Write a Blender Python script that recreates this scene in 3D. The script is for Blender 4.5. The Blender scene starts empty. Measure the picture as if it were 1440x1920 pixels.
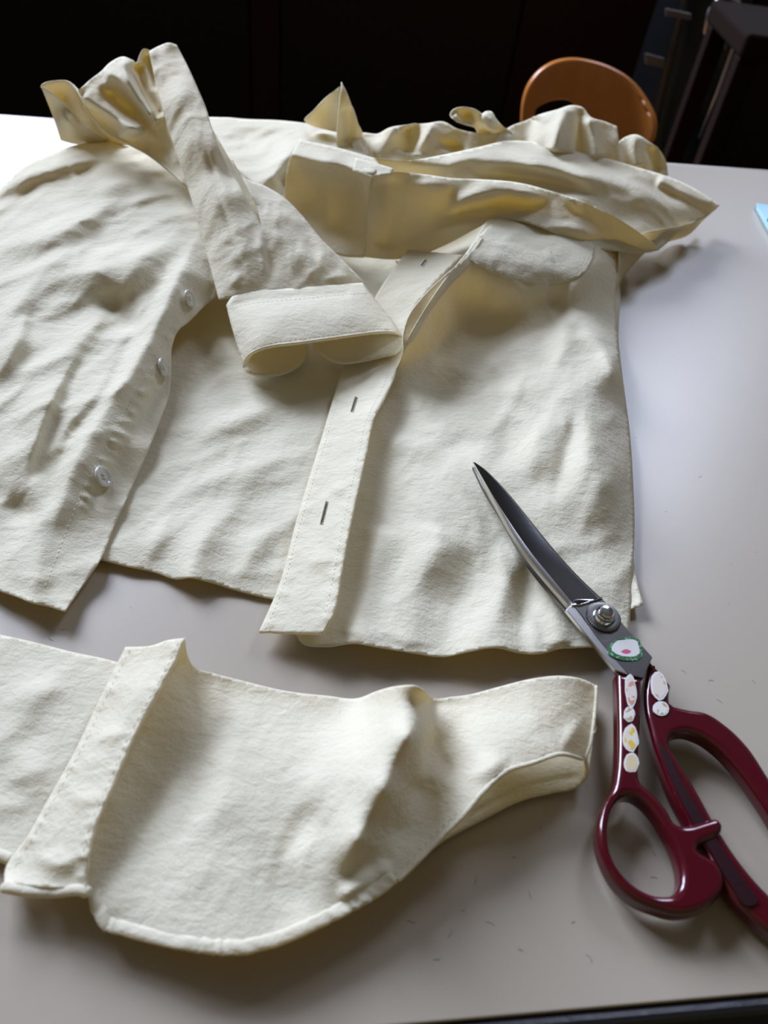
import bpy, bmesh, math
import numpy as np
from mathutils import Vector, Matrix
from mathutils.geometry import delaunay_2d_cdt

# ------------------------------------------------------------------ camera
SC = bpy.context.scene
C = SC.collection
FPX, CAMH, PITCH, ROLL = 1400.0, 285.0, math.radians(44.7), math.radians(8.0)
_F = np.array([0, math.cos(PITCH), -math.sin(PITCH)])
_R = np.array([1.0, 0, 0]); _U = np.array([0, math.sin(PITCH), math.cos(PITCH)])
_eu = math.cos(ROLL)*_R + math.sin(ROLL)*_U
_ev = math.sin(ROLL)*_R - math.cos(ROLL)*_U
_O = np.array([0, 0, CAMH])
cam = bpy.data.cameras.new('camera'); camo = bpy.data.objects.new('camera', cam); C.objects.link(camo)
cam.sensor_fit = 'VERTICAL'; cam.sensor_height = 24.0; cam.lens = FPX/1920*24.0
cam.clip_start = 0.01
m = Matrix.Identity(4)
for i in range(3):
    m[i][0] = _eu[i]; m[i][1] = -_ev[i]; m[i][2] = -_F[i]; m[i][3] = _O[i]/1000
camo.matrix_world = m
cam.dof.use_dof = True; cam.dof.focus_distance = 0.40; cam.dof.aperture_fstop = 6.3
SC.camera = camo

# ------------------------------------------------------------------ light, sky, exposure
SC.view_settings.view_transform = 'Standard'
SC.view_settings.look = 'None'
SC.view_settings.gamma = 1.0
SC.view_settings.use_curve_mapping = False
SC.view_settings.exposure = 0.22
W = bpy.data.worlds.new('room_light'); SC.world = W; W.use_nodes = True
W.node_tree.nodes['Background'].inputs[0].default_value = (1.0, 0.84, 0.50, 1)
W.node_tree.nodes['Background'].inputs[1].default_value = 0.13

def window_light(name, loc, target, sx, sy, power, col):
    l = bpy.data.lights.new(name, 'AREA'); l.shape = 'RECTANGLE'; l.size = sx; l.size_y = sy
    l.energy = power; l.color = col
    o = bpy.data.objects.new(name, l); C.objects.link(o)
    o.location = loc
    d = Vector(target) - Vector(loc)
    o.rotation_euler = d.to_track_quat('-Z', 'Y').to_euler()
    return o
# daylight coming in through the windows of the far wall (left and right) and the left wall
DAY = (0.675, 0.765, 1.0)
window_light('daylight_window_far_left', (-2.24, 3.46, 2.15), (-2.24, 0.0, 1.1), 1.44, 2.08, 230, DAY)
window_light('daylight_window_far_right', (1.36, 3.46, 2.42), (1.36, 0.0, 1.2), 0.80, 1.50, 58, DAY)
window_light('daylight_window_side', (-3.16, 2.64, 2.25), (0.0, 1.6, 1.1), 1.28, 1.92, 192, DAY)

# ------------------------------------------------------------------ helpers
def P(u, v, z=0.0):
    """pixel of the photograph + height above the table (mm) -> world point (m)"""
    u = np.asarray(u, float); v = np.asarray(v, float); z = np.asarray(z, float)
    d = _F + ((u-720)/FPX)[..., None]*_eu + ((v-960)/FPX)[..., None]*_ev
    t = (CAMH - z)/(-d[..., 2])
    return (_O + t[..., None]*d)/1000.0
def PY(u, v, Y):
    """pixel + world distance Y (m) -> world point"""
    d = _F + (u-720)/FPX*_eu + (v-960)/FPX*_ev
    t = Y*1000/d[1]
    return (_O + t*d)/1000.0

def smooth_closed(pts, step):
    """closed spline through (u,v,z[,'c']) points; 'c' marks a sharp corner"""
    n = len(pts); A = np.array([[p[0], p[1], p[2]] for p in pts], float)
    corner = [len(p) > 3 for p in pts]
    out = []
    for i in range(n):
        p0, p1, p2, p3 = A[i-1], A[i], A[(i+1) % n], A[(i+2) % n]
        L = np.linalg.norm(p2[:2]-p1[:2])
        def tang(a, b, c):
            da = np.linalg.norm(b[:2]-a[:2])+1e-6; db = np.linalg.norm(c[:2]-b[:2])+1e-6
            t = ((b-a)/da*db + (c-b)/db*da)/(da+db)
            return t
        t1 = (p2-p1)/max(L, 1e-6) if corner[i] else tang(p0, p1, p2)
        t2 = (p2-p1)/max(L, 1e-6) if corner[(i+1) % n] else tang(p1, p2, p3)
        k = max(1, int(round(L/step)))
        for j in range(k):
            s = j/k
            h00 = 2*s**3-3*s**2+1; h10 = s**3-2*s**2+s; h01 = -2*s**3+3*s**2; h11 = s**3-s**2
            out.append(h00*p1+h10*t1*L+h01*p2+h11*t2*L)
    return np.array(out)
def smooth_open(pts, step):
    A = np.array(pts, float); n = len(A); out = []
    for i in range(n-1):
        p0 = A[max(i-1, 0)]; p1 = A[i]; p2 = A[i+1]; p3 = A[min(i+2, n-1)]
        L = np.linalg.norm(p2[:2]-p1[:2]); k = max(1, int(round(L/step)))
        for j in range(k):
            s = j/k
            out.append(0.5*((2*p1)+(-p0+p2)*s+(2*p0-5*p1+4*p2-p3)*s*s+(-p0+3*p1-3*p2+p3)*s**3))
    out.append(A[-1])
    return np.array(out)

class TPS:
    def __init__(s, pts, reg=1e-4):
        A = np.array(pts, float); s.X = A[:, :2]/200.0; z = A[:, 2]; n = len(A)
        K = s.k(np.linalg.norm(s.X[:, None]-s.X[None], axis=2)) + np.eye(n)*reg
        Pm = np.c_[np.ones(n), s.X]
        M = np.zeros((n+3, n+3)); M[:n, :n] = K; M[:n, n:] = Pm; M[n:, :n] = Pm.T
        s.w = np.linalg.lstsq(M, np.r_[z, 0, 0, 0], rcond=None)[0]
    @staticmethod
    def k(r): return np.where(r > 1e-9, r*r*np.log(r+1e-12), 0)
    def __call__(s, uv):
        uv = np.asarray(uv, float)/200.0
        return s.k(np.linalg.norm(uv[:, None]-s.X[None], axis=2)) @ s.w[:-3] + s.w[-3] + uv @ s.w[-2:]

def seg_dist(uv, path):
    """signed distance to a polyline and position along it 0..1"""
    path = np.asarray(path, float); best = np.full(len(uv), 1e9); sg = np.zeros(len(uv)); ss = np.zeros(len(uv))
    L = np.r_[0, np.cumsum(np.linalg.norm(np.diff(path, axis=0), axis=1))]
    for i in range(len(path)-1):
        a, b = path[i], path[i+1]; ab = b-a; l2 = ab@ab+1e-9
        raw = ((uv-a)@ab)/l2
        t = np.clip(raw, 0, 1); q = a+t[:, None]*ab
        d = np.linalg.norm(uv-q, axis=1); side = np.sign(ab[0]*(uv[:, 1]-a[1])-ab[1]*(uv[:, 0]-a[0]))
        w = d < best; best = np.where(w, d, best); sg = np.where(w, side, sg)
        ss = np.where(w, (L[i]+t*math.sqrt(l2))/L[-1], ss)
    return best, sg, ss
def fold_z(uv, f):
    """f = (path, amp, width[, width on the other side[, end taper]])"""
    path, amp, w1 = f[0], f[1], f[2]; w2 = f[3] if len(f) > 3 and f[3] else w1; tp = f[4] if len(f) > 4 else 0.48
    path = smooth_open(path, 12.0) if len(path) > 2 else np.array(path, float)
    d, sg, s = seg_dist(uv, path)
    if tp > 0:
        e = np.clip(np.minimum(s, 1-s)/tp, 0, 1); e = e*e*(3-2*e)
    else: e = np.ones(len(uv))
    w = np.where(sg > 0, w1, w2)*(0.45+0.55*e); x = d/(w*1.3)
    prof = 0.75*np.exp(-x*x)+0.25*np.exp(-(np.sqrt(x*x*4+0.2)-0.447))
    return amp*prof*e
_rs = np.random.RandomState(7)
_fields = {}
def field(xy, lam, key, ang=None, stretch=1.0):
    """smooth random field, wavelength lam (mm); xy in mm"""
    k = (lam, key)
    if k not in _fields:
        rs = np.random.RandomState(int(lam*10)+key*977)
        a = rs.uniform(0, math.pi, 26); r = rs.uniform(0.6, 1.6, 26)*2*math.pi/lam; ph = rs.uniform(0, 6.28, 26)
        _fields[k] = (a, r, ph)
    a, r, ph = _fields[k]
    x, y = xy[:, 0], xy[:, 1]
    if ang is not None:
        c, s = math.cos(ang), math.sin(ang); x, y = (x*c+y*s)/stretch, -x*s+y*c
    v = np.zeros(len(xy))
    for i in range(len(a)): v += np.sin(r[i]*(x*math.cos(a[i])+y*math.sin(a[i]))+ph[i])
    return v/math.sqrt(13.0)

def mesh_obj(name, verts, faces, mat, parent=None, smooth=True):
    me = bpy.data.meshes.new(name)
    me.from_pydata([tuple(map(float, v)) for v in verts], [], [tuple(f) for f in faces]); me.update()
    if smooth: me.shade_smooth()
    if mat: me.materials.append(mat)
    o = bpy.data.objects.new(name, me); C.objects.link(o)
    if parent: o.parent = parent
    return o
def tag(o, label=None, cat=None, group=None, kind=None):
    if label: o['label'] = label
    if cat: o['category'] = cat
    if group: o['group'] = group
    if kind: o['kind'] = kind
    return o
def empty(name, label, cat, group=None):
    o = bpy.data.objects.new(name, None); C.objects.link(o); o.empty_display_size = 0.02
    return tag(o, label, cat, group)

def inside_poly(pts, poly):
    x, y = pts[:, 0], pts[:, 1]; c = np.zeros(len(pts), bool); n = len(poly)
    px, py = poly[:, 0], poly[:, 1]
    j = n-1
    for i in range(n):
        cond = ((py[i] > y) != (py[j] > y)) & (x < (px[j]-px[i])*(y-py[i])/(py[j]-py[i]+1e-12)+px[i])
        c ^= cond; j = i
    return c

def stripes(xy, fams, key):
    """families of long soft creases: (direction deg, spacing mm, height mm)"""
    out = np.zeros(len(xy))
    for k, (ang, lam, amp) in enumerate(fams):
        a = math.radians(ang); c, s = math.cos(a), math.sin(a)
        wx = field(xy, lam*3.2, key+31*k)*0.2*lam; wy = field(xy, lam*3.5, key+57+31*k)*0.2*lam
        x, y = xy[:, 0]+wx, xy[:, 1]+wy
        q = -x*s+y*c; l = x*c+y*s
        ph = 2*math.pi*q/lam+1.1*field(np.c_[l, q*.6], lam*4.0, key+83+k)
        sn = np.sin(ph); rid = np.exp(1.6*(sn-1))-0.32
        mask = np.clip(0.5+0.75*field(np.c_[x*c+y*s, (-x*s+y*c)*1.3], lam*4.5, key+11+k), 0, 1); mask = mask*mask*(3-2*mask)
        out += 0.5*amp*rid*mask
    return out

class Panel:
    """a piece of cloth: outline in photograph pixels with heights in mm, inner heights, folds, crumple"""
    def __init__(s, name, outline, ctrl=(), folds=(), mat=None, parent=None, step=6.0, crumple=(0.5, 16, 0.25, 6), key=1,
                 thick=0.55, minz=0.6, aniso=None, label=None, smooth_outline=True, fams=(), gain=1.0):
        s.fams = fams; folds = [(f[0], f[1]*gain)+tuple(f[2:]) for f in folds]
        s.folds = list(folds); s.key = key; s.cr = crumple; s.minz = minz; s.aniso = aniso
        bd = smooth_closed(outline, step) if smooth_outline else np.array([p[:3] for p in outline], float)
        s.tps = TPS([p[:3] for p in outline]+[c for c in ctrl])
        lo, hi = bd[:, :2].min(0), bd[:, :2].max(0)
        gx = np.arange(lo[0], hi[0], step); gy = np.arange(lo[1], hi[1], step*0.87)
        G = np.array([(x+(step/2 if k % 2 else 0), y) for k, y in enumerate(gy) for x in gx])
        ins = inside_poly(G, bd[:, :2])
        G = G[ins]
        # keep clear of the boundary
        keep = np.ones(len(G), bool)
        for i in range(0, len(G), 4000):
            dd = np.min(np.linalg.norm(G[i:i+4000, None]-bd[None, :, :2], axis=2), axis=1); keep[i:i+4000] = dd > step*0.55
        G = G[keep]
        n = len(bd)
        V = [Vector((p[0], -p[1])) for p in bd[:, :2]]+[Vector((p[0], -p[1])) for p in G]
        res = delaunay_2d_cdt(V, [(i, (i+1) % n) for i in range(n)], [], 1, 1e-4)
        uv = np.array([(q[0], -q[1]) for q in res[0]])
        F = [tuple(f) for f in res[2]]
        # clockwise/ccw: want normals up
        def area(f):
            a, b, c = uv[f[0]], uv[f[1]], uv[f[2]]; return (b[0]-a[0])*(c[1]-a[1])-(b[1]-a[1])*(c[0]-a[0])
        F = [f if area(f) < 0 else (f[0], f[2], f[1]) for f in F]
        s.uv = uv
        W = s.world(uv)
        s.obj = mesh_obj(name, W, F, mat, parent)
        if thick:
            md = s.obj.modifiers.new('thickness', 'SOLIDIFY'); md.thickness = thick/1000; md.offset = -1
        if label: s.obj['label'] = label
    def z(s, uv):
        uv = np.asarray(uv, float).reshape(-1, 2)
        z = s.tps(uv)
        for f in s.folds: z = z+fold_z(uv, f)
        a1, l1, a2, l2 = s.cr; a1 *= 0.55; a2 *= 0.16; l1 *= 2.0; l2 *= 1.5
        xy = P(uv[:, 0], uv[:, 1], np.maximum(z, 0))[:, :2]*1000
        if s.fams: z = z+stripes(xy, s.fams, s.key)
        if a1: z = z+a1*field(xy, l1, s.key, *(s.aniso or (None, 1.0)))
        if a2: z = z+a2*(0.6-np.abs(field(xy, l2, s.key+5)))
        lo = s.minz+1.5
        z = np.where(z < lo, s.minz+1.5*np.exp(np.minimum((z-lo)/1.5, 0)), z)
        return z
    def world(s, uv):
        uv = np.asarray(uv, float).reshape(-1, 2)
        return P(uv[:, 0], uv[:, 1], s.z(uv))
    def frame(s, u, v):
        a = s.world([(u, v), (u+3, v), (u, v-3)]); x = Vector(a[1]-a[0]); y = Vector(a[2]-a[0])
        n = x.cross(y).normalized()
        if n.z < 0: n = -n
        return Vector(a[0]), x.normalized(), n

def tube(path, r, sides=6, closed=False, cap=True):
    """verts, faces of a tube along world points; r scalar or per point"""
    path = [Vector(p) for p in path]; n = len(path); V = []; F = []
    rr = [r]*n if np.isscalar(r) else list(r)
    up = Vector((0.0, 0.0, 1.0)); prev = None
    for i in range(n):
        a = path[(i-1) % n] if (closed or i) else path[0]; b = path[(i+1) % n] if (closed or i < n-1) else path[-1]
        t = (b-a).normalized()
        if prev is None:
            x = up.cross(t)
            if x.length < 1e-3: x = Vector((1, 0, 0)).cross(t)
        else:
            x = prev-t*prev.dot(t)
        x.normalize(); prev = x; y = t.cross(x)
        for k in range(sides):
            w = 2*math.pi*k/sides; V.append(path[i]+(x*math.cos(w)+y*math.sin(w))*rr[i])
    m = n if closed else n-1
    for i in range(m):
        for k in range(sides):
            j = (i+1) % n; F.append((i*sides+k, i*sides+(k+1) % sides, j*sides+(k+1) % sides, j*sides+k))
    if cap and not closed:
        F.append(tuple(range(sides))[::-1]); F.append(tuple((n-1)*sides+k for k in range(sides)))
    return V, F
class MB:
    def __init__(s): s.V = []; s.F = []
    def add(s, VF):
        o = len(s.V); s.V += [tuple(v) for v in VF[0]]; s.F += [tuple(i+o for i in f) for f in VF[1]]; return s
    def box(s, a, b):
        (x0, y0, z0), (x1, y1, z1) = a, b
        V = [(x0,y0,z0),(x1,y0,z0),(x1,y1,z0),(x0,y1,z0),(x0,y0,z1),(x1,y0,z1),(x1,y1,z1),(x0,y1,z1)]
        return s.add((V, [(0,3,2,1),(4,5,6,7),(0,1,5,4),(1,2,6,5),(2,3,7,6),(3,0,4,7)]))
    def build(s, name, mat, parent=None, smooth=True): return mesh_obj(name, s.V, s.F, mat, parent, smooth)
def bevel(o, w, seg=2):
    b = o.modifiers.new('bevel', 'BEVEL'); b.width = w; b.segments = seg; b.limit_method = 'ANGLE'; return o
def lathe(profile, seg=32):
    V = []; F = []; n = len(profile)
    for k in range(seg):
        a = 2*math.pi*k/seg
        for r, z in profile: V.append((r*math.cos(a), r*math.sin(a), z))
    for k in range(seg):
        k2 = (k+1) % seg
        for i in range(n-1): F.append((k*n+i, k2*n+i, k2*n+i+1, k*n+i+1))
    F.append(tuple(k*n+n-1 for k in range(seg))); F.append(tuple(k*n for k in range(seg))[::-1])
    return V, F
def stitches(name, panel, path, parent, mat, dash=2.2, gap=0.8, r=0.14, lift=0.08):
    """row of thread stitches lying on a cloth piece"""
    q = smooth_open(path, 4.0); W = panel.world(q[:, :2]); mb = MB()
    L = np.r_[0, np.cumsum(np.linalg.norm(np.diff(W, axis=0), axis=1))]*1000
    s = 0.0
    while s+dash < L[-1]:
        pts = [np.array([np.interp(t, L, W[:, k]) for k in range(3)]) for t in (s, s+dash/2, s+dash)]
        pts[0][2] -= 0.00012; pts[2][2] -= 0.00012
        for p_ in pts: p_[2] += lift/1000
        mb.add(tube(pts, r/1000, 4)); s += dash+gap
    if mb.V: return tag(mb.build(name, mat, parent), kind='stuff')

# ------------------------------------------------------------------ materials
def new_mat(name):
    mt = bpy.data.materials.new(name); mt.use_nodes = True; nt = mt.node_tree
    return mt, nt, nt.nodes['Principled BSDF']
def simple(name, col, rough=0.5, metal=0.0, bump=0.0, bscale=200.0, var=0.0, coat=0.0, spec=0.5, emis=None):
    mt, nt, b = new_mat(name)
    b.inputs['Base Color'].default_value = (*col, 1); b.inputs['Roughness'].default_value = rough
    b.inputs['Metallic'].default_value = metal; b.inputs['Coat Weight'].default_value = coat
    b.inputs['Specular IOR Level'].default_value = spec
    tc = nt.nodes.new('ShaderNodeTexCoord')
    nz = nt.nodes.new('ShaderNodeTexNoise'); nz.inputs['Scale'].default_value = bscale; nz.inputs['Detail'].default_value = 4
    nt.links.new(tc.outputs['Object'], nz.inputs['Vector'])
    if var:
        mx = nt.nodes.new('ShaderNodeMix'); mx.data_type = 'RGBA'; mx.blend_type = 'MULTIPLY'
        mx.inputs[6].default_value = (*col, 1); mx.inputs[0].default_value = var
        nt.links.new(nz.outputs['Fac'], mx.inputs[7]); nt.links.new(mx.outputs[2], b.inputs['Base Color'])
    if bump:
        bp = nt.nodes.new('ShaderNodeBump'); bp.inputs['Strength'].default_value = bump; bp.inputs['Distance'].default_value = 0.001
        nt.links.new(nz.outputs['Fac'], bp.inputs['Height']); nt.links.new(bp.outputs[0], b.inputs['Normal'])
    return mt
def cloth(name, col, trans, tfac=0.3):
    mt, nt, b = new_mat(name); N = nt.nodes; Lk = nt.links
    b.inputs['Roughness'].default_value = 0.9; b.inputs['Specular IOR Level'].default_value = 0.15
    b.inputs['Sheen Weight'].default_value = 0.08
    tc = N.new('ShaderNodeTexCoord')
    # slight unevenness of the dye
    nz = N.new('ShaderNodeTexNoise'); nz.inputs['Scale'].default_value = 60; nz.inputs['Detail'].default_value = 3
    Lk.new(tc.outputs['Object'], nz.inputs['Vector'])
    rp = N.new('ShaderNodeMix'); rp.data_type = 'RGBA'; rp.inputs[6].default_value = (*[c*0.97 for c in col], 1); rp.inputs[7].default_value = (*col, 1)
    Lk.new(nz.outputs['Fac'], rp.inputs[0]); Lk.new(rp.outputs[2], b.inputs['Base Color'])
    # twill weave + washed crinkle relief
    mp = N.new('ShaderNodeMapping'); mp.inputs['Rotation'].default_value = (0, 0, 0.75)
    Lk.new(tc.outputs['Object'], mp.inputs['Vector'])
    wv = N.new('ShaderNodeTexWave'); wv.inputs['Scale'].default_value = 480; wv.inputs['Distortion'].default_value = 1.5
    wv.inputs['Detail'].default_value = 2; Lk.new(mp.outputs[0], wv.inputs['Vector'])
    n2 = N.new('ShaderNodeTexNoise'); n2.inputs['Scale'].default_value = 1400; n2.inputs['Detail'].default_value = 2
    Lk.new(tc.outputs['Object'], n2.inputs['Vector'])
    n3 = N.new('ShaderNodeTexNoise'); n3.inputs['Scale'].default_value = 130; n3.inputs['Detail'].default_value = 5; n3.inputs['Roughness'].default_value = 0.6
    Lk.new(tc.outputs['Object'], n3.inputs['Vector'])
    ad = N.new('ShaderNodeMath'); ad.operation = 'MULTIPLY_ADD'; Lk.new(wv.outputs['Fac'], ad.inputs[0]); ad.inputs[1].default_value = 0.12; Lk.new(n2.outputs['Fac'], ad.inputs[2])
    b1 = N.new('ShaderNodeBump'); b1.inputs['Strength'].default_value = 0.55; b1.inputs['Distance'].default_value = 0.00030
    Lk.new(ad.outputs[0], b1.inputs['Height'])
    b2 = N.new('ShaderNodeBump'); b2.inputs['Strength'].default_value = 0.50; b2.inputs['Distance'].default_value = 0.0014
    Lk.new(n3.outputs['Fac'], b2.inputs['Height']); Lk.new(b1.outputs[0], b2.inputs['Normal'])
    mp4 = N.new('ShaderNodeMapping'); mp4.inputs['Rotation'].default_value = (0, 0, 0.5); mp4.inputs['Scale'].default_value = (0.55, 1.0, 1.0); Lk.new(tc.outputs['Object'], mp4.inputs['Vector'])
    n4 = N.new('ShaderNodeTexNoise'); n4.inputs['Scale'].default_value = 330; n4.inputs['Detail'].default_value = 3; n4.inputs['Distortion'].default_value = 0.6
    Lk.new(mp4.outputs[0], n4.inputs['Vector'])
    b3 = N.new('ShaderNodeBump'); b3.inputs['Strength'].default_value = 0.45; b3.inputs['Distance'].default_value = 0.0010
    Lk.new(n4.outputs['Fac'], b3.inputs['Height']); Lk.new(b2.outputs[0], b3.inputs['Normal'])
    Lk.new(b3.outputs[0], b.inputs['Normal'])
    tr = N.new('ShaderNodeBsdfTranslucent'); tr.inputs['Color'].default_value = (*trans, 1)
    mx = N.new('ShaderNodeMixShader'); mx.inputs[0].default_value = tfac
    Lk.new(b.outputs[0], mx.inputs[1]); Lk.new(tr.outputs[0], mx.inputs[2])
    Lk.new(mx.outputs[0], N['Material Output'].inputs['Surface'])
    return mt
CREAM = cloth('cream_cotton_twill', (0.89, 0.855, 0.675), (0.95, 0.72, 0.18), 0.25)
THREAD = simple('cream_thread', (0.84, 0.79, 0.63), 0.8)
# table laminate: light grey, satin, faint scuffs
def laminate():
    mt, nt, b = new_mat('grey_laminate'); N = nt.nodes; Lk = nt.links
    tc = N.new('ShaderNodeTexCoord')
    nz = N.new('ShaderNodeTexNoise'); nz.inputs['Scale'].default_value = 9; nz.inputs['Detail'].default_value = 6
    Lk.new(tc.outputs['Object'], nz.inputs['Vector'])
    sp = N.new('ShaderNodeTexNoise'); sp.inputs['Scale'].default_value = 260; sp.inputs['Detail'].default_value = 2
    Lk.new(tc.outputs['Object'], sp.inputs['Vector'])
    cr = N.new('ShaderNodeValToRGB'); cr.color_ramp.elements[0].position = 0.74; cr.color_ramp.elements[1].position = 0.80
    cr.color_ramp.elements[0].color = (1, 1, 1, 1); cr.color_ramp.elements[1].color = (0.72, 0.68, 0.65, 1)
    Lk.new(sp.outputs['Fac'], cr.inputs['Fac'])
    mx = N.new('ShaderNodeMix'); mx.data_type = 'RGBA'; mx.inputs[6].default_value = (0.42, 0.362, 0.282, 1); mx.inputs[7].default_value = (0.46, 0.398, 0.312, 1)
    Lk.new(nz.outputs['Fac'], mx.inputs[0])
    ml = N.new('ShaderNodeMix'); ml.data_type = 'RGBA'; ml.blend_type = 'MULTIPLY'; ml.inputs[0].default_value = 1.0
    Lk.new(mx.outputs[2], ml.inputs[6]); Lk.new(cr.outputs[0], ml.inputs[7]); Lk.new(ml.outputs[2], b.inputs['Base Color'])
    b.inputs['Roughness'].default_value = 0.34
    bp = N.new('ShaderNodeBump'); bp.inputs['Strength'].default_value = 0.06; bp.inputs['Distance'].default_value = 0.0004
    Lk.new(sp.outputs['Fac'], bp.inputs['Height']); Lk.new(bp.outputs[0], b.inputs['Normal'])
    return mt
LAM = laminate()
BLACK_EDGE = simple('black_rubber_edging', (0.012, 0.012, 0.014), 0.38, bump=0.2, bscale=300)
DARKWOOD = simple('dark_brown_panel', (0.015, 0.0095, 0.007), 0.75, bump=0.05, bscale=40, spec=0.15)
DARKRED = simple('dark_red_brown', (0.020, 0.008, 0.006), 0.75, bump=0.05, bscale=40, spec=0.15)
WALLP = simple('dim_plaster', (0.10, 0.085, 0.07), 0.9, bump=0.1, bscale=90)
FLOORM = simple('dark_floor', (0.02, 0.014, 0.010), 0.5, bump=0.05, bscale=30)
FRAME = simple('window_frame_paint', (0.05, 0.04, 0.035), 0.5)
STEELLEG = simple('grey_steel_leg', (0.2, 0.2, 0.2), 0.4, 0.8)

# ------------------------------------------------------------------ room
FL = -0.72; CE = 3.60; YB = 3.50; XL = -3.2; XR = 2.6; YF = -0.9; YP = 2.20
def struct(o): o['kind'] = 'structure'; return o
struct(MB().box((XL, YF, FL-0.05), (XR, YB, FL)).build('floor', FLOORM, smooth=False))
struct(MB().box((XL, YF, CE), (XR, YB, CE+0.05)).build('ceiling', WALLP, smooth=False))
def wall_with_holes(name, mat, a0, a1, z0, z1, holes, place):
    """wall in (a,z), built from boxes around rectangular openings"""
    mb = MB(); xs = sorted({a0, a1, *[h[0] for h in holes], *[h[1] for h in holes]}); zs = sorted({z0, z1, *[h[2] for h in holes], *[h[3] for h in holes]})
    for i in range(len(xs)-1):
        for j in range(len(zs)-1):
            cx, cz = (xs[i]+xs[i+1])/2, (zs[j]+zs[j+1])/2
            if any(h[0] < cx < h[1] and h[2] < cz < h[3] for h in holes): continue
            mb.box(*place(xs[i], xs[i+1], zs[j], zs[j+1]))
    return struct(mb.build(name, mat, smooth=False))
HB = [(-2.96, -1.52, 1.11, 3.19), (0.96, 1.76, 1.67, 3.17)]
wall_with_holes('wall_back', WALLP, XL, XR, FL, CE, HB, lambda a, b, c, d: ((a, YB, c), (b, YB+0.08, d)))
HL = [(2.0, 3.28, 1.29, 3.21)]
wall_with_holes('wall_left', WALLP, YF, YB, FL, CE, HL, lambda a, b, c, d: ((XL-0.08, a, c), (XL, b, d)))
struct(MB().box((XR, YF, FL), (XR+0.08, YB, CE)).build('wall_right', WALLP, smooth=False))
# low dark boarded partition behind the table, in front of the window wall
wains = struct(MB().box((XL, YP-0.012, FL), (XR, YP+0.06, 0.30)).build('wall_partition', DARKWOOD, smooth=False))
xa = PY(472, 100, 2.17)[0]; xb = PY(524, 100, 2.17)[0]
for i, (x0, x1, mt) in enumerate(((XL+0.02, xa-0.006, DARKWOOD), (xa, xb, DARKRED), (xb+0.006, 0.16, DARKWOOD), (0.166, XR-0.02, DARKRED))):
    bevel(MB().box((x0, YP-0.034, FL+0.02), (x1, YP-0.0125, 0.27)).build('panel', mt, wains, smooth=False), 0.004)
def window(name, boxes, mat=FRAME):
    mb = MB()
    for b in boxes: mb.box(*b)
    return struct(mb.build(name, mat, smooth=False))
for k, (x0, x1, z0, z1) in enumerate(HB):
    t = 0.045; xm = (x0+x1)/2; bs = [((x0, YB, z0), (x0+t, YB+0.07, z1)), ((x1-t, YB, z0), (x1, YB+0.07, z1)), ((x0+t, YB, z0), (x1-t, YB+0.07, z0+t)), ((x0+t, YB, z1-t), (x1-t, YB+0.07, z1)), ((xm-.02, YB, z0+t), (xm+.02, YB+0.07, z1-t))]
    window('window_%d' % (k+1), bs)
y0, y1, z0, z1 = HL[0]; t = 0.045
window('window_3', [((XL-.07, y0, z0), (XL, y0+t, z1)), ((XL-.07, y1-t, z0), (XL, y1, z1)), ((XL-.07, y0+t, z0), (XL, y1-t, z0+t)), ((XL-.07, y0+t, z1-t), (XL, y1-t, z1))])

# ------------------------------------------------------------------ table
table = empty('work_table', 'large light grey laminate table with black edging that carries the cut shirt', 'table')
e0 = P(0, 217); e1 = P(1440, 321); n0 = P(780, 1920)
dx = Vector(e1-e0); dx.z = 0; dx.normalize(); dy = Vector((-dx.y, dx.x, 0))
depth = (Vector(e0)-Vector(n0)).dot(dy)
org = Vector(n0)
def tb(a, b, z): return org+dx*a+dy*b+Vector((0, 0, z))
def slab(name, a0, a1, b0, b1, z0, z1, mat, parent, bw=0):
    mb = MB(); V = [tb(a, b, z) for z in (z0, z1) for a, b in ((a0, b0), (a1, b0), (a1, b1), (a0, b1))]
    mb.add((V, [(0,3,2,1),(4,5,6,7),(0,1,5,4),(1,2,6,5),(2,3,7,6),(3,0,4,7)])); o = mb.build(name, mat, parent, smooth=False)
    if bw: bevel(o, bw, 3)
    return o
A0, A1 = -1.0, 0.72
slab('table_top', A0, A1, 0, depth, -0.028, 0, LAM, table, 0.0008)
slab('edge_band', A0-.006, A1+.006, -0.006, 0, -0.030, -0.0002, BLACK_EDGE, table, 0.003)
slab('edge_band', A0-.006, A1+.006, depth, depth+.006, -0.030, -0.0002, LAM, table, 0.002)
slab('edge_band', A0-.006, A0, 0, depth, -0.030, -0.0002, BLACK_EDGE, table, 0.002)
slab('edge_band', A1, A1+.006, 0, depth, -0.030, -0.0002, BLACK_EDGE, table, 0.002)
slab('apron', A0+.06, A1-.06, .06, depth-.06, -0.075, -0.028, STEELLEG, table)
for a in (A0+.07, A1-.11):
    for b in (.07, depth-.11): slab('leg', a, a+.04, b, b+.04, FL, -0.075, STEELLEG, table, .003)

# ================================================================== SHIRT
shirt = empty('cream_shirt', 'cream cotton shirt with its hem cut off, spread open on the table', 'shirt')
shirt.location = (0, 0, 0)

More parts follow.
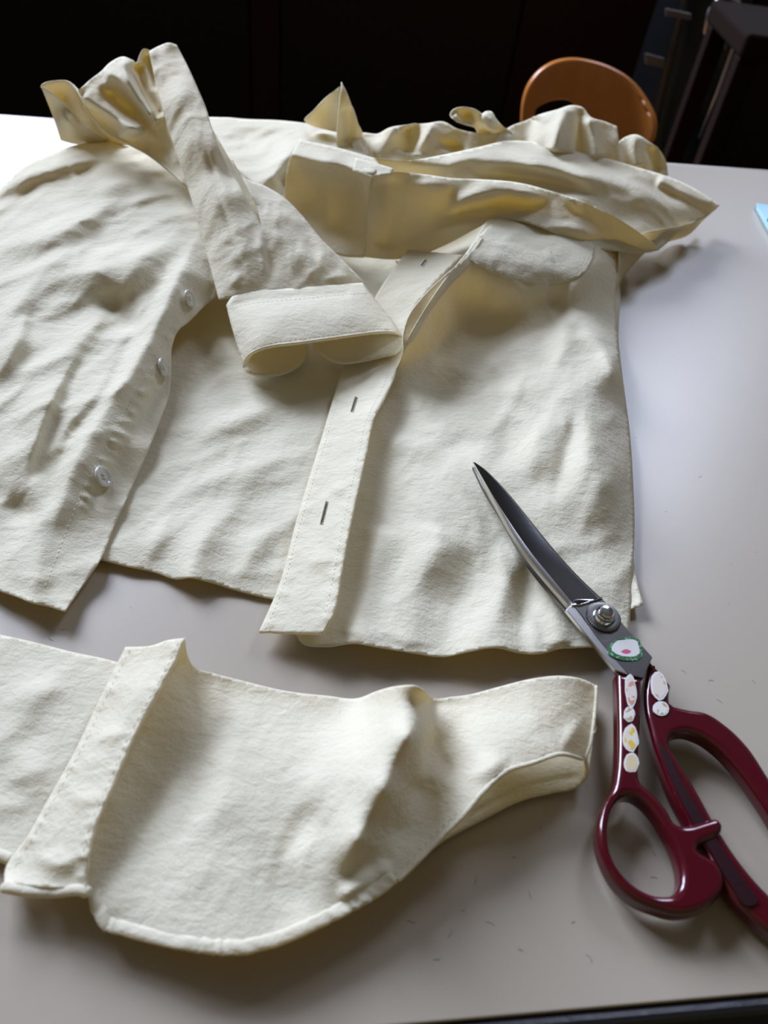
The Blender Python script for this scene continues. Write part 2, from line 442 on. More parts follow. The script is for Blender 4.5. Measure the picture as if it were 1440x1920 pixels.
# --- back panel (inside seen between the two fronts)
back = Panel('back_panel', [
    (190, 1050, 4, 'c'), (230, 1060, 4), (290, 1073, 3), (335, 1086, 5), (352, 1083, 8), (395, 1092, 5), (450, 1109, 3), (505, 1122, 2.5), (600, 1140, 2),
    (750, 1155, 2), (900, 1160, 2), (1050, 1150, 2), (1183, 1142, 4), (1206, 1133, 5, 'c'), (1196, 1095, 4), (1188, 1050, 3), (1178, 850, 3), (1160, 650, 3),
    (1150, 480, 4), (1000, 400, 8), (800, 360, 14), (640, 340, 18), (480, 400, 14), (330, 480, 8), (240, 620, 3), (160, 800, 2), (100, 960, 2), (90, 1030, 2, 'c')],
    [(500, 600, 4), (520, 700, 3), (450, 800, 4), (600, 800, 4), (690, 520, 10), (640, 560, 6), (400, 950, 4), (350, 700, 5), (480, 1000, 3), (800, 800, 2), (1000, 900, 2)],
    [([(330, 860), (420, 800), (560, 740)], 4.0, 26), ([(300, 960), (400, 900), (560, 850)], 3.0, 24), ([(350, 1085), (390, 1000), (470, 930)], 3.5, 22),
     ([(400, 720), (480, 690), (600, 700)], 2.5, 26), ([(440, 1100), (470, 1040), (520, 980)], 2.2, 20), ([(340, 620), (420, 640), (480, 720)], 2.5, 22),
     ([(270, 1060), (300, 1000), (330, 950)], 2.2, 18)],
    CREAM, shirt, crumple=(0.45, 18, 0.22, 6), key=2, fams=((35, 34, 2.2), (75, 22, 1.0), (10, 13, .4)))

# --- right front panel
right = Panel('front_panel', [
    (555, 1188, 6, 'c'), (565, 1204, 6), (610, 1212, 8), (660, 1206, 11), (720, 1215, 10), (780, 1225, 9), (830, 1231, 8), (880, 1221, 10), (930, 1214, 13),
    (975, 1224, 9), (1005, 1226, 8), (1050, 1217, 8), (1100, 1213, 9), (1150, 1213, 8), (1180, 1205, 5, 'c'), (1184, 1100, 4), (1190, 1000, 5), (1187, 900, 6), (1182, 820, 6), (1172, 740, 7), (1160, 640, 8),
    (1154, 550, 12), (1168, 470, 22), (1150, 390, 28), (1040, 365, 42), (960, 372, 50), (920, 405, 54), (880, 465, 56), (820, 545, 50), (768, 630, 38),
    (735, 700, 16), (660, 720, 6), (630, 850, 5), (590, 1000, 4), (560, 1120, 4)],
    [(1000, 450, 48), (1000, 530, 38), (1095, 500, 36), (905, 512, 46), (960, 540, 38), (1020, 545, 33), (860, 560, 32), (860, 620, 17), (940, 590, 18), (1030, 560, 26), (810, 660, 15), (780, 720, 9), (880, 690, 10), (1000, 660, 17), (700, 850, 7), (720, 950, 8),
     (650, 1100, 5), (680, 1000, 6), (850, 900, 13), (800, 1050, 11), (950, 800, 15), (1000, 900, 13), (1060, 700, 20), (1100, 800, 23), (1140, 900, 19), (1100, 1000, 11), (950, 1000, 11), (1050, 1100, 9),
     (1130, 1100, 9), (880, 1130, 8), (1145, 700, 21), (1110, 600, 18), (760, 1130, 7), (960, 1130, 7)],
    [([(1052, 588), (1090, 610), (1130, 650), (1160, 730)], 6, 16, 26), ([(1052, 588), (1085, 540), (1125, 470)], 4, 14, 24, .4), ([(1020, 700), (1060, 650), (1052, 588)], 4, 22),
     ([(760, 760), (850, 700), (960, 660), (1040, 600)], 4, 30), ([(900, 740), (1010, 720), (1080, 690)], 3.5, 24),
     ([(960, 760), (940, 850), (900, 900)], -3.0, 30), ([(1085, 740), (1075, 800), (1055, 880), (1030, 950)], -4, 16, 22), ([(1105, 760), (1100, 850), (1085, 930)], 2.5, 20),
     ([(1120, 800), (1130, 950), (1120, 1050)], 2.0, 26), ([(1010, 780), (1000, 860), (990, 930)], 2.5, 22),
     ([(1000, 1020), (985, 1110), (972, 1222)], -3, 14, 22, .4), ([(935, 1214), (945, 1120), (985, 980)], 3.5, 24, 26, .4), ([(830, 1229), (860, 1130), (920, 990)], -2.2, 30, 30, .4),
     ([(760, 1222), (790, 1100), (830, 980)], 2.5, 30, 30, .1), ([(1050, 1217), (1040, 1150), (1030, 1080)], 2.5, 18, 18, .1), ([(660, 1206), (690, 1100), (720, 980)], 2.5, 22, 22, .1),
     ([(780, 560), (820, 620), (850, 700)], -2, 24), ([(700, 770), (760, 830), (860, 850)], 3, 26), ([(800, 860), (870, 830), (940, 830)], -3.2, 22)],
    CREAM, shirt, crumple=(0.40, 17, 0.22, 5.5), key=3, fams=((75, 36, 2.4), (110, 24, 1.3), (50, 14, .5)))

# --- buttonhole placket lying over the edge of the right front
def band_panel(name, Ls, Rs, folds, **k):
    out = [(p[0], p[1], p[2], 'c') if i in (0, len(Ls)-1) else p for i, p in enumerate(Ls)]
    out += [(p[0], p[1], p[2], 'c') if i in (0, len(Rs)-1) else p for i, p in enumerate(Rs[::-1])]
    return Panel(name, out, [], folds, **k)
def pucker(path, amp, w, length, every, seed, side=0.0):
    """short ripples across a seam"""
    q = smooth_open(path, 5.0)[:, :2]; rs = np.random.RandomState(seed); out = []; i = 2.0
    while i < len(q)-3:
        k = int(i); t = q[k+1]-q[k-1]; t = t/np.linalg.norm(t); n = np.array([-t[1], t[0]])
        c = q[k]+n*side; l = length*rs.uniform(.6, 1.3); a = rs.uniform(-.35, .35); d = n+t*a
        out.append(([tuple(c-d*l/2), tuple(c), tuple(c+d*l/2)], amp*rs.uniform(.4, 1.2), w*rs.uniform(.8, 1.3), None, .45))
        i += every/5.0*rs.uniform(.7, 1.4)
    return out
PL = [(765, 468, 30), (735, 508, 26), (710, 545, 18), (672, 625, 10), (640, 695, 9), (625, 745, 10), (600, 830, 10), (560, 960, 9), (520, 1105, 8), (485, 1185, 7)]
PR = [(868, 478, 40), (830, 515, 35), (790, 560, 30), (762, 610, 21), (752, 665, 17.5), (735, 718, 19), (700, 790, 22), (687, 850, 22), (656, 990, 21), (640, 1075, 20), (622, 1158, 18), (604, 1188, 15)]
placket = band_panel('placket', PL, PR, pucker([(x+12, y, 0) for x, y, z in PL[3:]], 0.8, 7, 40, 26, 3) + pucker([(x-10, y, 0) for x, y, z in PR[4:]], 1.0, 7, 38, 24, 4) +
    [([(690, 735), (700, 700), (745, 680)], 1.5, 12), ([(570, 1070), (600, 1050), (640, 1050)], 1.5, 14), ([(610, 925), (640, 915), (665, 905)], 1.5, 10)],
    mat=CREAM, parent=shirt, step=5, crumple=(0.3, 14, 0.15, 5), key=4, fams=((15, 16, .5),), thick=1.2)
stitches('stitching', placket, [(x+9, y+2, 0) for x, y, z in PL[3:]], placket.obj, THREAD)
stitches('stitching', placket, [(x-14, y, 0) for x, y, z in PR[4:-1]], placket.obj, THREAD)
# inner fold standing up beside the placket, under the cuff
fold = Panel('front_fold', [(757, 662, 30, 'c'), (757, 625, 38), (768, 590, 44), (790, 560, 48), (830, 520, 52), (875, 480, 55), (905, 445, 56, 'c'), (885, 490, 52), (840, 540, 46), (800, 590, 40), (770, 640, 33)],
    [], [], CREAM, shirt, step=5, crumple=(0.2, 14, 0.1, 5), key=5, thick=0.8)

# --- left front panel
BL = [(402, 552), (372, 588), (350, 606), (325, 640), (318, 735), (296, 800), (250, 908), (215, 985), (190, 1045), (150, 1105), (122, 1146)]
left = Panel('front_panel', [
    (-160, 520, 6), (-90, 430, 14), (0, 352, 22), (55, 306, 30), (95, 288, 34), (135, 274, 38), (205, 262, 44), (300, 262, 46), (380, 300, 44), (430, 400, 38), (440, 500, 30),
    (405, 556, 24, 'c'), (385, 572, 22), (368, 590, 20), (352, 606, 17, 'c'), (336, 618, 17), (324, 645, 16), (321, 690, 14), (318, 735, 12), (296, 800, 10), (250, 908, 8), (215, 985, 7), (190, 1045, 7), (150, 1105, 6), (122, 1146, 9, 'c'), (90, 1136, 9), (58, 1129, 11), (30, 1118, 9), (0, 1108, 8), (-60, 1085, 4, 'c'), (-130, 900, 4), (-170, 700, 4)],
    [(0, 420, 22), (0, 600, 20), (0, 800, 14), (0, 1000, 8), (100, 400, 34), (200, 330, 42), (200, 450, 34), (300, 400, 40), (350, 480, 36), (100, 600, 24), (200, 600, 26), (280, 600, 27), (100, 800, 17), (180, 760, 19), (250, 700, 20), (90, 1000, 9), (150, 1000, 9), (200, 900, 11), (260, 820, 13)],
    [(f[0], f[1]*1.3)+tuple(f[2:]) for f in [([(-20, 375), (60, 330), (130, 306), (215, 292)], 6, 14, 26, .3),
     ([(385, 420), (335, 520), (295, 610), (250, 690), (200, 770), (150, 850), (118, 930), (95, 1020)], 7, 17, 42, .25),
     ([(-40, 490), (40, 458), (120, 432), (250, 360)], 5.5, 24, 20), ([(40, 580), (120, 522), (200, 502), (290, 470), (360, 410)], 7, 38, 22), ([(-30, 650), (35, 570), (85, 505), (150, 470), (230, 478)], 4.5, 22, 18),
     ([(160, 640), (100, 740), (64, 830), (40, 930)], 6, 34, 14), ([(240, 630), (180, 735), (125, 800), (95, 880)], 4.5, 26, 15), ([(60, 560), (20, 660), (-30, 740)], 5, 28, 18),
     ([(170, 545), (225, 585), (268, 640)], -5, 26, 30), ([(60, 880), (78, 980), (60, 1125)], 2.5, 30, 22, .2), ([(10, 780), (20, 880), (0, 1000)], 3.0, 26), ([(-20, 900), (40, 960), (100, 950)], -2.5, 26),
     ([(0, 700), (70, 690), (150, 640), (220, 560)], 3.5, 20, 16), ([(120, 360), (200, 350), (300, 330)], 2.5, 20), ([(345, 600), (322, 660), (300, 730), (262, 810)], -2.5, 14)]] +
    pucker([(338, 600, 0), (300, 670, 0), (265, 735, 0), (225, 805, 0), (200, 850, 0), (165, 915, 0), (140, 975, 0)], 1.6, 5.5, 46, 17, 11, side=-5),
    CREAM, shirt, step=5, crumple=(0.55, 17, 0.28, 5.5), key=6, fams=((40, 44, 2.6), (75, 26, 1.6), (20, 15, .7)))
stitches('stitching', left, [(345, 580, 0), (318, 620, 0), (292, 672, 0), (252, 742, 0), (212, 815, 0), (176, 880, 0), (142, 950, 0), (112, 1030, 0), (80, 1110, 0)], left.obj, THREAD)
# loose flap of the side seam left of the sleeve
# --- breast pocket
pk_out = [(878, 486), (905, 503), (945, 518), (1000, 531), (1040, 532), (1075, 524), (1100, 508), (1112, 484), (1112, 430), (1040, 384), (960, 384), (925, 415)]
zz = right.z(np.array(pk_out, float))
pocket = Panel('pocket', [(u, v, z+0.5) for (u, v), z in zip(pk_out, zz)], [(u, v, float(right.z([(u, v)])[0])+0.6) for u in (930, 970, 1010, 1050, 1085) for v in (430, 460, 490, 510)],
    pucker([(890, 488, 0), (945, 508, 0), (1000, 521, 0)], 0.4, 6, 34, 15, 8), CREAM, right.obj, step=5, crumple=(0.35, 12, 0.2, 5), key=7, thick=0.6)
stitches('stitching', pocket, [(890, 486, 0), (945, 510, 0), (1000, 522, 0), (1040, 523, 0), (1072, 515, 0), (1094, 500, 0), (1104, 478, 0)], pocket.obj, THREAD)
# --- armhole edge / side under the right sleeve
side = Panel('sleeve_gather', [(1154, 545, 12), (1160, 500, 22), (1165, 460, 30), (1200, 440, 34), (1290, 420, 32), (1345, 390, 26, 'c'), (1320, 412, 12), (1292, 440, 7), (1240, 458, 6), (1215, 470, 5), (1190, 495, 5), (1172, 515, 5)],
    [(1220, 455, 24), (1280, 430, 22)], [([(1180, 505), (1200, 480), (1200, 450)], 4, 10), ([(1225, 466), (1235, 450), (1225, 430)], 4, 10), ([(1265, 450), (1270, 435), (1260, 415)], 3, 10)],
    CREAM, shirt, step=5, crumple=(0.5, 12, 0.3, 6), key=8)

# --- right sleeve lying across the chest
rs = empty('sleeve', 'x', 'x'); C.objects.unlink(rs); bpy.data.objects.remove(rs)
F2 = Panel('sleeve', [
    (700, 296, 73, 'c'), (760, 301, 73), (830, 290, 72), (900, 275, 71), (950, 264, 70), (1000, 266, 68), (1060, 280, 64), (1120, 292, 60), (1200, 315, 52), (1250, 330, 46), (1300, 352, 38),
    (1350, 385, 26, 'c'), (1322, 408, 24), (1290, 420, 26), (1230, 470, 22), (1150, 470, 30), (1050, 455, 40), (900, 430, 30), (780, 420, 26), (712, 400, 30)],
    [(1000, 300, 68), (1100, 330, 60), (1200, 370, 48), (1280, 390, 36), (850, 325, 66), (800, 375, 40), (950, 365, 50), (1050, 390, 48), (1150, 420, 38)],
    [([(830, 300), (940, 302), (1050, 320), (1180, 352), (1270, 405)], 4, 14, 14, .2), ([(860, 326), (960, 330), (1060, 348), (1140, 380)], -7, 12, 14), ([(1230, 335), (1290, 365), (1345, 386)], 4, 10, 16, .1),
     ([(1180, 330), (1250, 360), (1320, 395)], -4, 12), ([(740, 312), (840, 306), (930, 285)], 2.5, 10), ([(1060, 300), (1130, 310), (1200, 340)], -3, 10)],
    CREAM, shirt, step=5, crumple=(0.4, 16, 0.25, 6), key=9, fams=((-10, 30, 1.5), (10, 16, .8)))
sleeve_r = F2.obj
F1 = Panel('sleeve_front', [
    (697, 324, 75, 'c'), (740, 322, 76), (790, 326, 76), (850, 334, 74), (900, 336, 72), (970, 342, 68), (1040, 360, 63), (1100, 380, 58), (1150, 405, 50), (1190, 430, 42), (1225, 458, 32), (1236, 470, 26, 'c'),
    (1200, 470, 24), (1160, 466, 26), (1110, 458, 34), (1060, 446, 42), (1010, 424, 51), (970, 413, 54), (930, 410, 54), (890, 430, 48), (840, 457, 36), (790, 477, 27), (740, 486, 22), (683, 482, 21, 'c'), (688, 400, 50)],
    [(760, 400, 50), (850, 390, 55), (830, 360, 68), (920, 365, 64), (930, 390, 56), (1000, 390, 56), (1060, 410, 50), (1120, 430, 42), (760, 450, 32)],
    [([(830, 410), (870, 375), (940, 358), (1040, 372)], 6, 12, 16, .25), ([(860, 395), (950, 385), (1060, 400)], -4, 16), ([(1040, 352), (1075, 378), (1100, 410)], 3, 8, 14), ([(800, 440), (860, 420), (930, 405)], 3, 14),
     ([(760, 345), (820, 345), (880, 350)], 2, 10), ([(1000, 425), (1060, 425), (1140, 450)], 4, 14), ([(720, 330), (730, 400), (720, 470)], -2, 14, 14, .1)],
    CREAM, sleeve_r, step=5, crumple=(0.4, 16, 0.22, 6), key=10, fams=((-8, 30, 1.8), (25, 18, .8)))
# cuff of that sleeve: lit upper face and shaded front face
RC = Panel('cuff', [(562, 261, 75, 'c'), (630, 276, 75), (702, 296, 75, 'c'), (712, 312, 76), (700, 326, 75), (694, 400, 49), (682, 482, 21, 'c'), (640, 478, 20), (590, 450, 20), (532, 400, 24, 'c'), (533, 362, 40), (546, 291, 72)],
    [(620, 308, 74), (560, 292, 72.5), (690, 322, 75), (620, 316, 70), (600, 380, 43), (640, 430, 30), (660, 350, 60)],
    [([(548, 290), (620, 306), (700, 324)], 3.2, 10, 8, 0), ([(610, 330), (612, 400), (605, 450)], 1.2, 14)], CREAM, sleeve_r, step=4.5, crumple=(0.15, 18, 0.08, 6), key=11, thick=1.6)
stitches('stitching', RC, [(562, 268, 0), (630, 283, 0), (700, 303, 0)], RC.obj, THREAD)
tower = Panel('sleeve_placket', [(667, 296, 77.5, 'c'), (704, 305, 78, 'c'), (738, 316, 78, 'c'), (733, 326, 77.5, 'c'), (698, 331, 77, 'c'), (661, 318, 76.5, 'c')], [], [], CREAM, sleeve_r, step=4, crumple=(0.15, 10, 0.1, 5), key=12, thick=1.2)
# hollow of the sleeve, seen under it at the chest
hol = Panel('sleeve_lining', [(740, 484, 20), (800, 470, 24), (860, 440, 30), (930, 405, 44), (960, 410, 46), (935, 425, 44), (905, 455, 40), (870, 480, 36), (830, 500, 28), (780, 520, 22)], [], [], CREAM, sleeve_r, step=6, crumple=(0.3, 14, 0.1, 6), key=13)

# --- right shoulder and lumps behind that sleeve
sh1 = Panel('shoulder', [(930, 262, 66), (955, 238, 72), (985, 226, 76), (1010, 215, 80), (1045, 205, 84), (1074, 197, 87), (1092, 201, 86), (1108, 219, 82), (1135, 228, 78), (1157, 237, 75, 'c'), (1161, 270, 66), (1160, 330, 45), (1100, 340, 46), (1000, 320, 52), (940, 300, 56)],
    [(1040, 240, 78), (1000, 260, 70), (1090, 250, 72), (1130, 270, 66)], [([(1062, 198), (1050, 240), (1040, 290)], 5, 12, 20, .1), ([(1000, 215), (985, 250), (980, 280)], -4, 14, 14, .1), ([(1105, 220), (1112, 260), (1120, 300)], 3, 8, 12, .1), ([(1085, 205), (1085, 250), (1090, 300)], -3, 8, 8, .1)],
    CREAM, shirt, step=5, crumple=(0.4, 16, 0.2, 6), key=14, fams=((80, 26, 1.8),))
sh2 = Panel('shoulder_fold', [(1158, 268, 60), (1172, 257, 62), (1192, 252, 64), (1215, 264, 60), (1238, 283, 54), (1248, 300, 48), (1253, 328, 38, 'c'), (1220, 350, 30), (1160, 345, 35)],
    [(1200, 290, 52)], [([(1195, 254), (1190, 285), (1200, 315)], 3, 9, 12, .1), ([(1225, 275), (1228, 300), (1235, 325)], -3, 8, 8, .1)], CREAM, shirt, step=5, crumple=(0.4, 14, 0.2, 6), key=15)

# --- left shoulder between the raised sleeve and the collar
sh3 = Panel('yoke', [(370, 225, 34), (420, 220, 36), (460, 223, 37), (530, 226, 39), (590, 233, 42), (640, 241, 46), (672, 262, 50), (690, 300, 48), (640, 340, 38), (560, 400, 30), (520, 410, 28), (470, 400, 30), (420, 340, 34), (390, 280, 36)],
    [(540, 290, 44), (500, 345, 36), (450, 280, 38), (600, 280, 46)], [([(470, 365), (510, 330), (548, 285), (590, 262)], 6, 12, 18, .1), ([(520, 370), (545, 340), (560, 320)], -6, 12), ([(400, 250), (470, 262), (540, 250)], -3, 14), ([(420, 235), (500, 238), (600, 250)], 2, 10)],
    CREAM, shirt, step=5, crumple=(0.4, 16, 0.2, 6), key=16, fams=((50, 30, 2), (10, 18, .8)))

# --- neckline at the far end
neck = Panel('back_yoke', [(660, 262, 52), (675, 250, 55), (710, 250, 56), (728, 240, 66), (760, 234, 70), (800, 231, 71), (832, 228, 72), (855, 240, 69), (900, 250, 67), (965, 256, 67), (960, 290, 56), (880, 310, 50), (780, 320, 46), (690, 315, 44)],
    [(740, 260, 60), (790, 265, 62), (860, 270, 60)], [([(745, 236), (725, 262), (700, 290)], 5, 10, 14, .1), ([(760, 240), (770, 262), (768, 290)], -6, 12, 16, .1), ([(815, 232), (795, 262), (770, 295)], 4, 10, 14, .1), ([(820, 258), (845, 275), (880, 280)], -6, 10), ([(812, 268), (830, 285), (860, 288)], 4, 8)],
    CREAM, shirt, step=5, crumple=(0.4, 14, 0.2, 6), key=17, fams=((70, 24, 1.5),))
col_in = Panel('collar', [(572, 228, 56), (590, 208, 66), (612, 183, 79), (637, 162, 90, 'c'), (640, 200, 76), (640, 250, 52, 'c'), (610, 243, 48), (590, 238, 48)], [(610, 215, 60), (625, 220, 62)], [], CREAM, shirt, step=4.5, crumple=(0.2, 16, 0.1, 6), key=18, thick=1.2)
col_out = Panel('collar_leaf', [(640, 153, 95, 'c'), (648, 168, 91), (662, 205, 76), (672, 232, 64), (680, 250, 56), (672, 276, 46), (650, 285, 44), (631, 272, 48, 'c'), (633, 240, 62), (637, 200, 80)], [(650, 230, 66)], [([(652, 200), (655, 235), (652, 270)], -2.5, 8, 8, .1)], CREAM, col_in.obj, step=4.5, crumple=(0.2, 16, 0.1, 6), key=19, thick=1.2)
ruf1 = Panel('collar_ruffle', [(845, 214, 80), (852, 206, 83), (870, 203, 84), (890, 207, 83), (903, 213, 81), (912, 208, 83), (922, 209, 83), (930, 222, 79), (945, 238, 73), (960, 248, 70), (955, 260, 66), (930, 268, 60), (905, 262, 58), (890, 240, 66), (870, 234, 70), (852, 226, 76)],
    [(872, 216, 74), (915, 230, 76), (900, 245, 62)], [([(848, 218), (870, 230), (890, 234)], 4, 5, 8, .1), ([(905, 215), (918, 225), (925, 245)], 5, 7, 9, .1), ([(905, 238), (915, 250), (925, 262)], -5, 7)], CREAM, col_in.obj, step=4, crumple=(0.2, 12, 0.1, 5), key=20, thick=1.2)

# --- left sleeve, rising in an arch and coming down to its cuff in the middle
G1 = Panel('sleeve', [
    (279, 96, 108, 'c'), (298, 86, 110), (318, 80, 112), (331, 84, 110, 'c'), (350, 120, 104), (372, 168, 97), (388, 207, 91), (394, 228, 88), (411, 276, 80), (450, 348, 66), (491, 424, 54, 'c'),
    (480, 385, 58), (455, 335, 64), (436, 300, 68, 'c'), (452, 328, 63), (500, 350, 59), (530, 368, 57), (565, 402, 52), (600, 445, 46), (640, 485, 39), (672, 518, 33), (682, 530, 30, 'c'), (640, 545, 31), (560, 552, 33), (470, 552, 32), (410, 562, 27, 'c'),
    (395, 505, 34), (380, 452, 41), (352, 352, 57), (318, 250, 77), (296, 172, 92)],
    [(340, 180, 97), (360, 260, 82), (400, 360, 65), (430, 450, 50), (460, 500, 43), (500, 470, 47), (560, 470, 46), (600, 500, 41), (540, 420, 54), (520, 520, 38), (580, 530, 36), (440, 530, 36), (640, 510, 37)],
    [([(376, 250), (400, 330), (430, 430), (466, 532)], -1.8, 5, 8, .3), ([(385, 250), (410, 330), (440, 430), (476, 532)], 1.2, 6, 10, .3),
     ([(492, 424), (502, 470), (508, 532)], -2.6, 5, 16, .4), ([(480, 425), (492, 470), (498, 532)], 2.0, 8, 6, .4), ([(450, 335), (520, 410), (560, 450)], 3, 14), ([(545, 525), (560, 470), (580, 430)], 2.5, 14, 20), ([(592, 530), (578, 490), (560, 450)], 2.2, 9, 9, .3), ([(635, 522), (610, 480), (575, 430)], 1.8, 9),
     ([(412, 505), (440, 480), (470, 440)], 1.6, 12), ([(600, 525), (630, 520), (665, 518)], 2, 7), ([(430, 545), (445, 520), (460, 515)], 2, 8), ([(340, 190), (365, 235), (392, 260)], 1.2, 8),
     ([(500, 440), (530, 425), (560, 400)], -1.5, 14), ([(520, 400), (560, 440), (620, 500)], -2.5, 12)],
    CREAM, shirt, step=4.5, crumple=(0.30, 14, 0.2, 5), gain=0.6, key=21, fams=((70, 20, .9), (110, 12, .6)))
sleeve_l = G1.obj
G1b = Panel('sleeve_inside', [(388, 225, 70), (410, 262, 66), (440, 310, 58), (500, 360, 50), (540, 420, 40), (500, 470, 38), (450, 420, 45), (410, 330, 55)], [], [], CREAM, sleeve_l, step=7, crumple=(0.2, 16, 0.1, 6), key=22)
G3 = Panel('sleeve_back', [
    (146, 170, 88, 'c'), (168, 150, 92), (190, 133, 96), (205, 118, 100), (232, 106, 103), (250, 113, 101, 'c'), (256, 118, 97), (262, 105, 100), (270, 91, 104), (282, 94, 103, 'c'), (310, 180, 86), (340, 270, 68), (365, 360, 50, 'c'),
    (345, 348, 51), (318, 322, 53), (280, 292, 55), (250, 274, 56), (225, 262, 57), (203, 250, 59), (180, 228, 66), (162, 205, 74), (154, 185, 82)],
    [(200, 190, 84), (250, 200, 80), (280, 240, 70), (240, 150, 93), (230, 235, 70), (310, 290, 58)],
    [([(150, 178), (190, 205), (240, 235), (270, 250)], 4, 8, 12, .1), ([(185, 160), (230, 200), (290, 250), (330, 310)], -6, 12, 14, .15), ([(192, 135), (230, 152), (262, 195), (300, 240)], 4, 9, 14, .1), ([(232, 108), (240, 150), (290, 225)], 5, 7, 10, .1), ([(256, 118), (270, 165), (305, 220)], -6, 8, 8, .1),
     ([(210, 258), (262, 240), (300, 262), (335, 312)], 5, 10, 14, .2), ([(160, 195), (200, 235), (240, 262)], -3, 8), ([(275, 100), (285, 140), (292, 170)], -4, 6, 8, .1)],
    CREAM, sleeve_l, step=4.5, crumple=(0.35, 14, 0.22, 6), key=23, fams=((-35, 22, 1.2),))
G4 = Panel('sleeve_edge', [(77, 163, 84, 'c'), (95, 175, 80), (116, 191, 74), (140, 215, 66), (165, 240, 57), (207, 263, 46, 'c'), (175, 270, 41), (140, 270, 40), (114, 263, 42, 'c'), (104, 232, 55), (92, 200, 68)],
    [(120, 225, 62)], [([(100, 195), (125, 225), (150, 260)], 3, 10), ([(85, 175), (110, 215), (125, 250)], -2, 8)], CREAM, sleeve_l, step=4.5, crumple=(0.35, 14, 0.2, 6), key=24)
G5 = Panel('sleeve_inside', [(77, 162, 84, 'c'), (86, 157, 84), (102, 154, 85), (126, 154, 85), (145, 168, 82), (160, 200, 72), (180, 228, 62), (205, 252, 54), (240, 272, 46, 'c'), (200, 270, 40), (160, 250, 46), (120, 220, 54), (95, 190, 64)],
    [(115, 180, 64), (135, 205, 58), (160, 230, 52)], [], CREAM, sleeve_l, step=4.5, crumple=(0.2, 14, 0.1, 6), key=25)
# rolled lip along the open sleeve seam
def lip(name, panel_pts, r, parent, wob=0.0):
    q = smooth_open(panel_pts, 5.0); W = P(q[:, 0], q[:, 1], q[:, 2])
    rr = [r/1000*(1+wob*math.sin(i*1.7)) for i in range(len(W))]; rr[0] *= .4; rr[-1] *= .4
    mb = MB().add(tube(W, rr, 8)); return mb.build(name, CREAM, parent)
lip('seam_edge', [(77, 163, 84), (86, 157, 85), (102, 154, 86), (126, 154, 86), (144, 168, 84), (155, 186, 82), (163, 206, 75), (181, 229, 67), (204, 251, 60), (250, 274, 57), (282, 292, 56), (320, 322, 54), (345, 346, 52)], 1.1, sleeve_l)
lip('seam_edge', [(77, 163, 84), (95, 175, 80.5), (116, 191, 74.5), (140, 215, 66.5), (165, 240, 57.5), (205, 262, 47)], 0.9, sleeve_l)

# cuff of the left sleeve: an open flattened ring with two rounded ends
cuff_top = Panel('cuff', [
    (424, 572, 26, 'c'), (434, 557, 30), (470, 546, 33), (560, 539, 34.5), (640, 533, 34), (680, 530, 32, 'c'), (705, 563, 30), (735, 600, 26), (757, 631, 20, 'c'),
    (740, 624, 27), (700, 624, 31), (640, 632, 33), (560, 643, 33), (505, 650, 31), (472, 662, 26), (457, 688, 16, 'c'), (445, 650, 20), (432, 605, 24)],
    [(500, 600, 35.5), (580, 590, 37), (650, 580, 36.5), (700, 600, 32), (470, 610, 32), (475, 640, 30)],
    [([(436, 572), (480, 563), (560, 556), (660, 550)], -0.9, 5, 5, .05), ([(480, 600), (560, 585), (620, 575)], 0.8, 16)], CREAM, sleeve_l, step=4.5, crumple=(0.2, 18, 0.1, 6), key=26, thick=1.6)
stitches('stitching', cuff_top, [(434, 578, 0), (480, 568, 0), (560, 561, 0), (640, 553, 0), (690, 550, 0)], cuff_top.obj, THREAD)
stitches('stitching', cuff_top, [(462, 668, 0), (480, 654, 0), (510, 643, 0), (560, 636, 0), (640, 625, 0), (700, 617, 0), (738, 617, 0)], cuff_top.obj, THREAD)
cuff_l = Panel('cuff_end', [(458, 682, 13), (462, 694, 12), (480, 702, 10.5), (510, 703, 10), (540, 696, 10.5), (565, 682, 11.5), (576, 668, 12.5), (577, 650, 14), (570, 630, 15), (540, 610, 19), (490, 620, 20), (462, 655, 17)],
    [(520, 675, 11.5), (490, 670, 13), (550, 655, 13.5)], [([(470, 690), (510, 694), (550, 684), (566, 668)], -0.5, 3)], CREAM, sleeve_l, step=4.5, crumple=(0.1, 18, 0.05, 6), key=27, thick=1.6)
cuff_r = Panel('cuff_end', [(584, 640, 20), (592, 655, 18), (610, 670, 17), (635, 679, 17), (670, 677, 18.5), (715, 668, 20), (748, 658, 21), (757, 645, 21.5), (752, 630, 22), (720, 612, 25), (650, 607, 26), (590, 617, 24)],
    [(660, 650, 20.5), (620, 645, 20.5), (710, 645, 22)], [([(600, 652), (630, 671), (670, 670), (740, 654)], -0.5, 3)], CREAM, sleeve_l, step=4.5, crumple=(0.1, 18, 0.05, 6), key=28, thick=1.6)
lip('cuff_edge', [(457, 690, 14), (462, 672, 22), (480, 658, 28), (510, 649, 31.2), (560, 643, 33), (640, 632, 33), (700, 624, 31), (735, 623, 27.5), (752, 630, 22), (757, 645, 20)], 1.0, cuff_top.obj)

